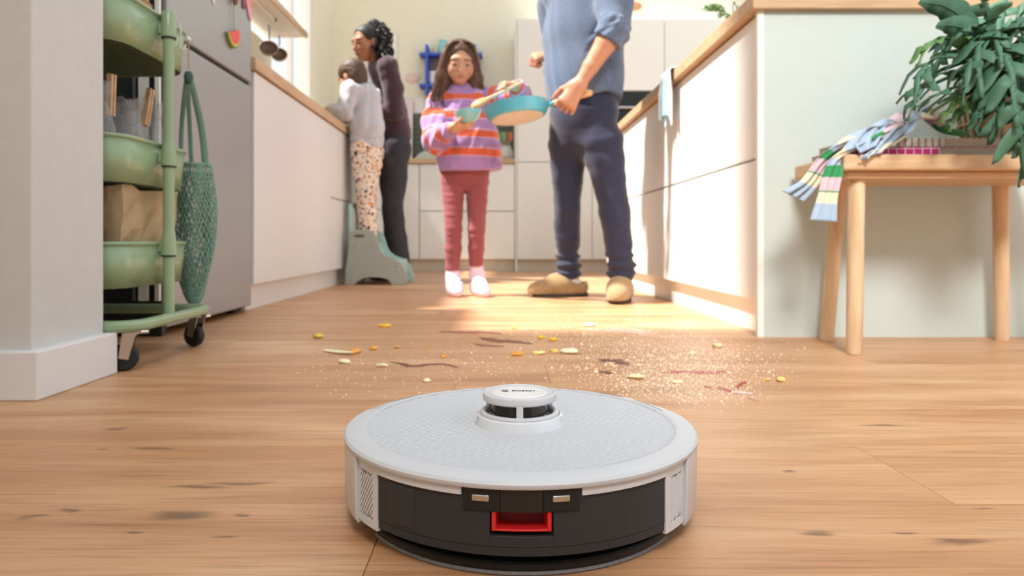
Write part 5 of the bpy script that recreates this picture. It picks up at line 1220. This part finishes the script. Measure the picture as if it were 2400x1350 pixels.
# ================================================================== man
def man():
    root = thing('person', 'man in blue shirt, navy trousers and tan clogs holding the pan', 'person', (.40, 3.13, 0))
    f = unit((-.8, -.6, 0)); l = np.array([-f[1], f[0], 0]); c = np.array([.393, 3.13, 0.])
    z = lambda v: np.array([0, 0, v])
    shL, shR = c+l*.185+z(1.40), c-l*.185+z(1.40)
    eL, wL = PX(1438, 72, 2.86), PX(1362, 192, 2.87)
    eR, wR = c-l*.24-f*.06+z(1.10), PX(1296, 132, 3.26)
    hipL, hipR = PX(1410, 335, 3.06), PX(1331, 335, 3.2)
    kL, kR = PX(1441, 492, 3.04), PX(1329, 492, 3.19)
    aL, aR = PX(1455, 625, 3.03), PX(1331, 625, 3.27)
    hc = c+f*.03+z(1.675); HF = frame3((-.8, -.5, -.25))
    S = SDF(); head(S, hc, HF, 1.03)
    limb(S, [c+z(1.46), hc+(0, .02, -.08)], [.055, .055])
    limb(S, [c+z(1.36), c+z(1.10), c+z(.86)], [.14, .13, .13], .04, n=f, q=.7)
    S.cone(c+z(1.42), shL, .07, .06, .04); S.cone(c+z(1.42), shR, .07, .06, .04)
    limb(S, [shL, eL], [.056, .045]); limb(S, [eL, eL*.75+wL*.25, eL*.3+wL*.7, wL], [.043, .0445, .034, .027], .02)
    limb(S, [shR, eR, wR], [.056, .042, .028])
    limb(S, [hipL, kL, aL], [.085, .052, .036]); limb(S, [hipR, kR, aR], [.085, .052, .036])
    ftR = unit((-.97, -.22, 0)); ftL = unit((-.28, -.96, 0))
    for a_, ft in ((aL, ftL), (aR, ftR)):
        hl = np.array([a_[0], a_[1], .055]); limb(S, [a_, hl, hl+ft*.10-z(.015)], [.036, .038, .034], .03)
    wl2 = PX(1358, 199, 2.87)
    d = unit(PX(1334, 236, 2.87)-wl2)
    hand(S, wl2, d, (-.05, 1, -.15), (-1, 0, .2), .19, (50, 72, 48), thumb=(.55, .65, .55), fat=1.08)
    hand(S, wR, (-.95, -.2, -.12), (.1, .5, -.7), (0, .3, .9), .18, (75, 85, 55), thumb=(.35, .8, .6), fat=1.1)
    V, Q, T = S.mesh(.0045)
    col = face_color(V, hc, HF, 1.03, lin((204, 142, 108)), lin((168, 96, 84)))
    link_np('body', V, Q, SKIN, root, col)
    HB = M('brown_short_hair', (70, 50, 36), .6, var=.2, scale=90)
    face_parts(root, hc, HF, 1.03, HB, None, .6)
    S = SDF(); Lh = lambda x, y, zz: hc+HF @ (np.array([x, y, zz])*1.03)
    S.ell(Lh(0, -.022, .042), (.086, .102, .086), HF); S.ell(Lh(0, .09, -.035), (.08, .09, .095), HF, .012, sub=True); S.ell(Lh(0, -.05, -.02), (.078, .06, .07), HF, .03)
    V, Q, T = S.mesh(.005); link_np('hair', V, Q, HB, root)
    # trousers
    S = SDF(); W = wrinkle(.003, 21, (.08, .2)); W2 = wrinkle(.003, 22, (.03, .06), (.25, .25, 1))
    S.cone(c+z(.93), c+z(.84), .150, .160, .04, n=f, q=.80); S.cone(c+z(.84), c+z(.79), .160, .146, .05, n=f, q=.76)
    limb(S, [hipR, hipR*.45+kR*.55, kR, kR*.55+aR*.45, aR+z(.03), aR-z(.04)], [.094, .070, .063, .060, .048, .047], .05)
    limb(S, [hipL, hipL*.45+kL*.55, kL, kL*.55+aL*.45, aL+z(.03), aL-z(.04)], [.096, .075, .066, .063, .053, .050], .05)
    for a_ in (aL, aR):      # bunched cuffs
        for dz, rr in ((.050, .066), (.008, .067), (-.030, .062)):
            S.ell(a_+z(dz)+np.array([.004*math.sin(dz*90), 0, 0]), (rr, rr, .018), None, .012)
        lo = P(0, 652, 3.15).z
    def md(F, X, Y, Z):
        lo_ = np.where(X < .40, P(0, 655, 3.27).z, P(0, 662, 3.03).z)
        return np.maximum(F+W(X, Y, Z)+W2(X, Y, Z)*np.clip((.35-Z)/.2, .15, 1), lo_-Z)
    V, Q, T = S.mesh(.0055, md); link_np('trousers', V, Q, M('navy_cotton', (34, 37, 62), .85, var=.12, scale=60, sheen=.25), root)
    # shirt
    S = SDF(); W = wrinkle(.006, 31, (.07, .2), (1, 1, .45)); W3 = wrinkle(.004, 33, (.025, .05), (.5, .5, 1))
    for z0, z1, r0, r1 in ((1.40, 1.20, .175, .188), (1.20, 1.02, .188, .184), (1.02, .84, .184, .182)):
        S.cone(c+z(z0), c+z(z1), r0, r1, .05, n=f, q=.80, tag=1)
    S.cone(c+z(1.44), shL, .085, .082, .05, tag=1); S.cone(c+z(1.44), shR, .085, .082, .05, tag=1); S.cone(c+z(1.45), c+z(1.50), .07, .066, .03, tag=1)
    mL = shL*.5+eL*.5; S.cone(shL, mL, .084, .074, .04, tag=2); S.cone(mL, eL+(.0, 0, .01), .074, .064, .03, tag=2)
    e2 = eL+(wL-eL)*.17; S.cone(eL, e2, .064, .060, .02, tag=3); S.cone(e2-(wL-eL)*.05, e2, .064, .065, .006, tag=3)
    eR2 = eR+(wR-eR)*.45; S.cone(shR, eR, .080, .062, .04, tag=2); S.cone(eR, eR2, .062, .052, .03, tag=2)
    axs = unit(wL-eL); stop = e2+axs*.012; axr = unit(wR-eR); stopr = eR2+axr*.01
    def md(F, X, Y, Z):
        F = F+W(X, Y, Z); 
        s_ = (X-c[0])*l[0]+(Y-c[1])*l[1]; g_ = (X-c[0])*f[0]+(Y-c[1])*f[1]
        hem = .880+.035*np.clip((np.abs(s_)-.06)/.1, 0, 1)*np.clip((.14-np.abs(g_+.02))/.1, 0, 1)-.015*np.clip(-g_/.12, -1, 1)
        near = np.sqrt((X-stop[0])**2+(Y-stop[1])**2+(Z-stop[2])**2) < .12
        F = np.where(near, F+W3(X, Y, Z), F)
        dl = (X-stop[0])*axs[0]+(Y-stop[1])*axs[1]+(Z-stop[2])*axs[2]
        arm = (np.sqrt((X-stop[0]-axs[0]*.03)**2+(Y-stop[1]-axs[1]*.03)**2+(Z-stop[2]-axs[2]*.03)**2) < .085)
        torso_free = s_ > .17
        F = np.where(arm & torso_free, np.maximum(F, dl), F)
        F = np.maximum(F, hem-Z)
        # hollow hem and cuff
        F = np.maximum(F, -np.maximum(F+.016, Z-(hem+.03)))
        return F
    V, Q, T = S.mesh(.0055, md)
    link_np('shirt', V, Q, M('blue_chambray', (90, 103, 126), .9, var=.14, scale=160, stretch=(1, 1, .3), bump=.15, bscale=500, sheen=.2), root)
    # placket and buttons down the shirt front
    pts = [Vector(c+f*.152*(1.0)+l*.01+z(v)) for v in np.linspace(1.42, .93, 12)]
    # clogs
    TAN = M('tan_suede', (152, 124, 86), .9, var=.12, scale=80, sheen=.3)
    for a_, ft in ((aL, ftL), (aR, ftR)):
        hl = np.array([a_[0], a_[1], 0]); sd_ = np.array([-ft[1], ft[0], 0]); sh = MB()
        S = SDF(); b0 = hl-ft*.055
        S.cone(b0+z(.045), b0+ft*.10+z(.048), .046, .050, .02, tag=1); S.cone(b0+ft*.08+z(.050), b0+ft*.195+z(.034), .056, .040, .03); S.cone(b0+ft*.18+z(.034), b0+ft*.222+z(.030), .044, .034, .02)
        S.cone(b0+ft*.085+z(.075), b0+ft*.12+z(.062), .040, .045, .03)
        op = b0+ft*.02
        S.ell(op+z(.105), (.062, .062, .048), None, .012, sub=True)
        V, Q, T = S.mesh(.004, lambda F, X, Y, Z: np.maximum(F, .016-Z)); sho = link_np('clog', V, Q, TAN, root)
        o2 = []
        for q in range(28):
            an = 2*math.pi*q/28; ca, sa = math.cos(an), math.sin(an); wd = .047 if ca < 0 else .050; p = b0+ft*(.092+.140*ca)+sd_*(wd*sa*(1-.12*max(0, -ca))); o2.append((p[0], p[1], 0))
        MB().prism(o2, (0, 0, .018)).build('sole', M('dark_rubber_sole', (58, 50, 44), .7), sho, bevel=.003)
        S = SDF(); S.cone(np.array([a_[0], a_[1], .06]), a_+z(.03), .040, .041, .02); S.cone(hl-ft*.03+z(.06), hl+ft*.06+z(.055), .036, .04, .03)
        V, Q, T = S.mesh(.005); link_np('sock', V, Q, M('pale_grey_sock', (206, 196, 190), .9), root)
man()

# ================================================================== woman
def woman():
    root = thing('person', 'woman with curly black ponytail in dark plum sweater looking down at the child', 'person', (P(925, 0, 4.60).x, 4.60, 0))
    f = unit((-.92, -.38, 0)); l = np.array([-f[1], f[0], 0]); z = lambda v: np.array([0, 0, v])
    hc = PX(859, 102, 4.50); HF = frame3((-.66, -.66, -.22)); hs = 1.0
    nk = PX(884, 150, 4.58); ch = PX(898, 190, 4.60); wa = PX(914, 260, 4.60); pv = PX(922, 330, 4.60)
    shL, shR = nk+l*.15+np.array([.035, 0, -.055]), nk-l*.15+np.array([.02, 0, -.05])
    eL, wL = PX(924, 262, 4.47), PX(868, 268, 4.48)
    eR, wR = shR+np.array([-.02, .05, -.27]), PX(820, 250, 4.62)
    hipL, hipR = pv+l*.075-z(.05), pv-l*.075-z(.05)
    kL, kR = PX(922, 480, 4.50), PX(917, 480, 4.68)
    aL, aR = PX(939, 630, 4.56), PX(928, 630, 4.72)
    S = SDF(); head(S, hc, HF, hs); limb(S, [nk, nk*.4+hc*.6+np.array([.02, 0, -.03])], [.047, .045])
    limb(S, [ch, wa, pv], [.115, .105, .13], .04, n=f, q=.75); S.cone(ch+z(.05), shL, .06, .05, .04); S.cone(ch+z(.05), shR, .06, .05, .04)
    limb(S, [shL, eL, wL], [.045, .036, .024]); limb(S, [shR, eR, wR], [.045, .036, .024])
    limb(S, [hipL, kL, aL], [.085, .05, .034]); limb(S, [hipR, kR, aR], [.085, .05, .034])
    for a_ in (aL, aR): hl = np.array([a_[0], a_[1], .045]); limb(S, [a_, hl, hl+f*.11], [.034, .034, .03])
    hand(S, wL, (-.9, .2, -.3), (0, .3, -1), (-.2, -1, 0), .165, (25, 30, 20)); hand(S, wR, (-.9, -.2, -.3), (0, .3, -1), (-.2, 1, 0), .165, (25, 30, 20))
    V, Q, T = S.mesh(.0045); col = face_color(V, hc, HF, hs, lin((180, 118, 84)), lin((160, 84, 76))); link_np('body', V, Q, SKIN, root, col)
    HB = M('black_hair', (26, 21, 21), .55, var=.2, scale=80)
    face_parts(root, hc, HF, hs, HB, None, .85)
    # hair: pulled back cap, ponytail of ringlets
    S = SDF(); Lh = lambda x, y, zz: hc+HF @ (np.array([x, y, zz])*hs)
    S.ell(Lh(0, -.022, .036), (.080, .100, .088), HF); S.ell(Lh(0, .092, -.022), (.085, .078, .116), HF, .010, sub=True)
    for sx in (-1, 1): S.ell(Lh(sx*.085, -.010, -.020), (.03, .028, .040), HF, .01, sub=True)
    tie = Lh(0, -.085, .105); S.ell(tie, (.05, .05, .048), HF, .03); S.cone(tie, PX(893, 110, 4.50), .045, .034, .02)
    W = wrinkle(.0008, 41, (.012, .03)); V, Q, T = S.mesh(.0045, lambda F, X, Y, Z: F+W(X, Y, Z)); hair = link_np('hair', V, Q, HB, root)
    rg = random.Random(4); cu = MB()
    end = PX(898, 150, 4.47)
    for i in range(150):
        t0 = np.array([rg.gauss(0, .022), rg.gauss(0, .022), rg.gauss(0, .018)]); top = tie+t0
        ln = rg.uniform(.35, 1.05); tgt = tie+(end-tie)*ln+np.array([rg.gauss(.012, .028), rg.gauss(0, .030), rg.gauss(0, .012)])
        mid = tie*.5+tgt*.5+np.array([rg.uniform(.015, .05), rg.gauss(0, .022), .035])
        base = bez([Vector(top), Vector(mid), Vector(tgt)], 12); rr = rg.uniform(.007, .012); ph = rg.uniform(0, 6)
        pts = [p+Vector((rr*math.cos(ph+k*.9), rr*math.sin(ph+k*.9), rr*.4*math.sin(ph+k))) for k, p in enumerate(base)]
        cu.tube(pts, [.0055]*(len(pts)-2)+[.004, .002], 5)
    cu.build('ringlets', HB, hair, smooth=True)
    # sweater
    S = SDF(); W = wrinkle(.0035, 51, (.06, .14)); S.cone(ch+z(.04), wa, .125, .122, .05, n=f, q=.80); S.cone(wa, PX(924, 312, 4.60), .122, .140, .05, n=f, q=.82)
    S.cone(nk-z(.03), nk+z(.02)+np.array([-.012, 0, 0]), .062, .055, .03); S.cone(ch+z(.06), shL, .085, .066, .03); S.cone(ch+z(.06), shR, .085, .066, .03)
    limb(S, [shL, shL*.5+eL*.5+np.array([.015, 0, 0]), eL, wL], [.066, .066, .060, .040], .012); limb(S, [shR, eR, wR*.85+eR*.15], [.068, .056, .040], .03)
    hem = P(0, 317, 4.5).z; wq = wL
    def md(F, X, Y, Z):
        F = np.maximum(F+W(X, Y, Z), hem-.02*np.clip((X-pv[0])/.15, -1, 1)-Z); return np.maximum(F, -np.maximum(F+.018, Z-(hem+.03)))
    V, Q, T = S.mesh(.006, md); link_np('sweater', V, Q, M('plum_wool', (68, 44, 54), .95, var=.12, scale=120, sheen=.3, bump=.2, bscale=300), root)
    # trousers
    S = SDF(); W = wrinkle(.004, 61, (.07, .16)); S.cone(pv+z(.06), pv-z(.06), .125, .128, .04, n=f, q=.85)
    for hp_, kn, an in ((hipL, kL, aL), (hipR, kR, aR)): limb(S, [hp_, hp_*.5+kn*.5, kn, kn*.5+an*.5, an-z(.03)], [.098, .080, .066, .062, .066], .035)
    V, Q, T = S.mesh(.006, lambda F, X, Y, Z: np.maximum(F+W(X, Y, Z), .035-Z)); link_np('trousers', V, Q, M('charcoal_cotton', (52, 50, 56), .9, var=.1, scale=60), root)
    for a_ in (aL, aR):
        S = SDF(); hl = np.array([a_[0], a_[1], .035])-f*.03; S.cone(hl, hl+f*.12, .038, .042, .02); S.cone(hl+f*.1, hl+f*.21, .04, .03, .02)
        V, Q, T = S.mesh(.006, lambda F, X, Y, Z: np.maximum(F, .002-Z)); link_np('shoe', V, Q, M('dark_shoe', (40, 38, 40), .6), root)
woman()

# ================================================================== child on the step stool
def child():
    ST = .2505
    root = thing('person', 'small child in grey sweatshirt and speckled trousers on the step stool', 'person', (-.81, 4.26, ST))
    f = unit((-.88, .47, 0)); l = np.array([-f[1], f[0], 0]); z = lambda v: np.array([0, 0, v])
    hc = PX(824, 182, 4.24); HF = frame3((-.80, .42, -.42)); hs = .86
    nk = PX(846, 208, 4.26); ch = PX(854, 245, 4.26); wa = PX(859, 300, 4.26); pv = PX(860, 345, 4.26)
    shL, shR = nk+l*.095+z(-.035), nk-l*.095+z(-.035)
    eL, wL = PX(806, 262, 4.14), PX(774, 254, 4.22)
    eR, wR = shR+np.array([-.14, .03, -.12]), shR+np.array([-.27, -.05, -.14])
    hipL, hipR = pv+l*.05-z(.03), pv-l*.05-z(.03)
    kL, kR = PX(856, 450, 4.21), PX(860, 450, 4.33)
    aL, aR = np.array([-.80, 4.215, ST+.06]), np.array([-.80, 4.325, ST+.06])
    S = SDF(); head(S, hc, HF, hs); limb(S, [nk, hc+(.02, 0, -.06)], [.034, .034])
    limb(S, [ch, wa, pv], [.085, .085, .085], .03, n=f, q=.8); S.cone(ch+z(.03), shL, .05, .04, .03); S.cone(ch+z(.03), shR, .05, .04, .03)
    limb(S, [shL, eL, wL], [.034, .028, .02]); limb(S, [shR, eR, wR], [.034, .028, .02]); limb(S, [hipL, kL, aL], [.055, .04, .028]); limb(S, [hipR, kR, aR], [.055, .04, .028])
    hand(S, wL, (-.8, .5, -.2), (0, 0, -1), (-.4, -.8, 0), .11, (20, 20, 15), fat=1.15); hand(S, wR, (-.9, .1, -.2), (0, 0, -1), (0, 1, 0), .11, (20, 20, 15), fat=1.15)
    for a_ in (aL, aR): limb(S, [a_, a_-z(.03), a_+f*.06-z(.035)], [.026, .026, .024])
    V, Q, T = S.mesh(.0042); col = face_color(V, hc, HF, hs, lin((216, 160, 128)), lin((180, 100, 90))); link_np('body', V, Q, SKIN, root, col)
    HB = M('chestnut_hair', (84, 60, 40), .6, var=.25, scale=90)
    face_parts(root, hc, HF, hs, HB, None, .7)
    S = SDF(); Lh = lambda x, y, zz: hc+HF @ (np.array([x, y, zz])*hs)
    S.ell(Lh(0, -.022, .036), np.array([.090, .108, .094])*hs, HF); S.ell(Lh(0, -.055, -.03), np.array([.078, .055, .065])*hs, HF, .03)
    S.ell(Lh(0, .10, -.05), np.array([.085, .085, .10])*hs, HF, .012, sub=True)
    for sx in (-1, 1): S.ell(Lh(sx*.088, .0, -.024), np.array([.034, .03, .040])*hs, HF, .01, sub=True)
    W = wrinkle(.0012, 71, (.012, .03)); V, Q, T = S.mesh(.0042, lambda F, X, Y, Z: F+W(X, Y, Z)); link_np('hair', V, Q, HB, root)
    S = SDF(); W = wrinkle(.006, 81, (.05, .12)); W4 = wrinkle(.004, 82, (.03, .06), (.5, .5, 1))
    S.cone(nk-z(.02), nk+z(.015), .048, .042, .02); S.cone(ch+z(.03), wa, .098, .112, .04, n=f, q=.88); S.cone(wa, PX(860, 338, 4.26), .112, .106, .04, n=f, q=.88)
    S.cone(ch+z(.05), shL, .07, .055, .04); S.cone(ch+z(.05), shR, .07, .055, .04)
    limb(S, [shL, shL*.5+eL*.5, eL, wL*.85+eL*.15], [.056, .056, .050, .034], .03); limb(S, [shR, eR, wR*.85+eR*.15], [.055, .048, .034], .03)
    hem = P(0, 347, 4.26).z
    V, Q, T = S.mesh(.005, lambda F, X, Y, Z: np.maximum(np.maximum(F+W(X, Y, Z)+W4(X, Y, Z)*(Z < hem+.08), hem-Z), -np.maximum(F+.02, Z-(hem+.02))))
    link_np('sweatshirt', V, Q, M('light_grey_jersey', (196, 194, 200), .95, var=.05, scale=200, sheen=.2), root)
    S = SDF(); W = wrinkle(.004, 91, (.03, .07), (.5, .5, 1)); S.cone(pv+z(.03), pv-z(.05), .098, .096, .03, n=f, q=.9)
    for hp_, kn, an in ((hipL, kL, aL), (hipR, kR, aR)): limb(S, [hp_, hp_*.5+kn*.5, kn, kn*.5+an*.5, an], [.070, .062, .056, .052, .046], .025)
    V, Q, T = S.mesh(.005, lambda F, X, Y, Z: np.maximum(F+W(X, Y, Z), (ST+.028)-Z))
    m = bpy.data.materials.new('cream_speckled_cotton'); m.use_nodes = True; nt = m.node_tree; N = nt.nodes; Lk = nt.links; b = N['Principled BSDF']; b.inputs['Roughness'].default_value = .9
    tc = N.new('ShaderNodeTexCoord'); cur = None
    for sc, th, ramp in ((30, .30, ((34, 44, 84), (40, 60, 70))), (34, .27, ((226, 140, 40), (200, 70, 60))), (42, .25, ((176, 60, 70), (60, 80, 120))), (50, .22, ((90, 100, 70), (230, 180, 60)))):
        mp = N.new('ShaderNodeMapping'); mp.inputs['Location'].default_value = (sc*.137, sc*.211, sc*.173); Lk.new(tc.outputs['Object'], mp.inputs[0])
        v = N.new('ShaderNodeTexVoronoi'); v.inputs['Scale'].default_value = sc; Lk.new(mp.outputs[0], v.inputs['Vector'])
        lt = N.new('ShaderNodeMath'); lt.operation = 'LESS_THAN'; lt.inputs[1].default_value = th; Lk.new(v.outputs['Distance'], lt.inputs[0])
        cr = N.new('ShaderNodeValToRGB'); cr.color_ramp.interpolation = 'CONSTANT'; cr.color_ramp.elements[0].color = (*lin(ramp[0]), 1); cr.color_ramp.elements[1].color = (*lin(ramp[1]), 1); cr.color_ramp.elements[1].position = .5; Lk.new(v.outputs['Color'], cr.inputs[0])
        mx = N.new('ShaderNodeMix'); mx.data_type = 'RGBA'; Lk.new(lt.outputs[0], mx.inputs[0])
        if cur is None: mx.inputs[6].default_value = (*lin((232, 218, 200)), 1)
        else: Lk.new(cur, mx.inputs[6])
        Lk.new(cr.outputs[0], mx.inputs[7]); cur = mx.outputs[2]
    Lk.new(cur, b.inputs['Base Color']); link_np('trousers', V, Q, m, root)
    for a_ in (aL, aR):
        S = SDF(); hl = np.array([a_[0], a_[1], ST+.026]); S.cone(hl-f*.01, hl+f*.06, .026, .029, .02); S.cone(a_-z(.0), hl, .028, .028, .02)
        V, Q, T = S.mesh(.004, lambda F, X, Y, Z: np.maximum(F, ST+.0005-Z)); link_np('sock', V, Q, M('grey_sock', (150, 150, 158), .9), root)
child()
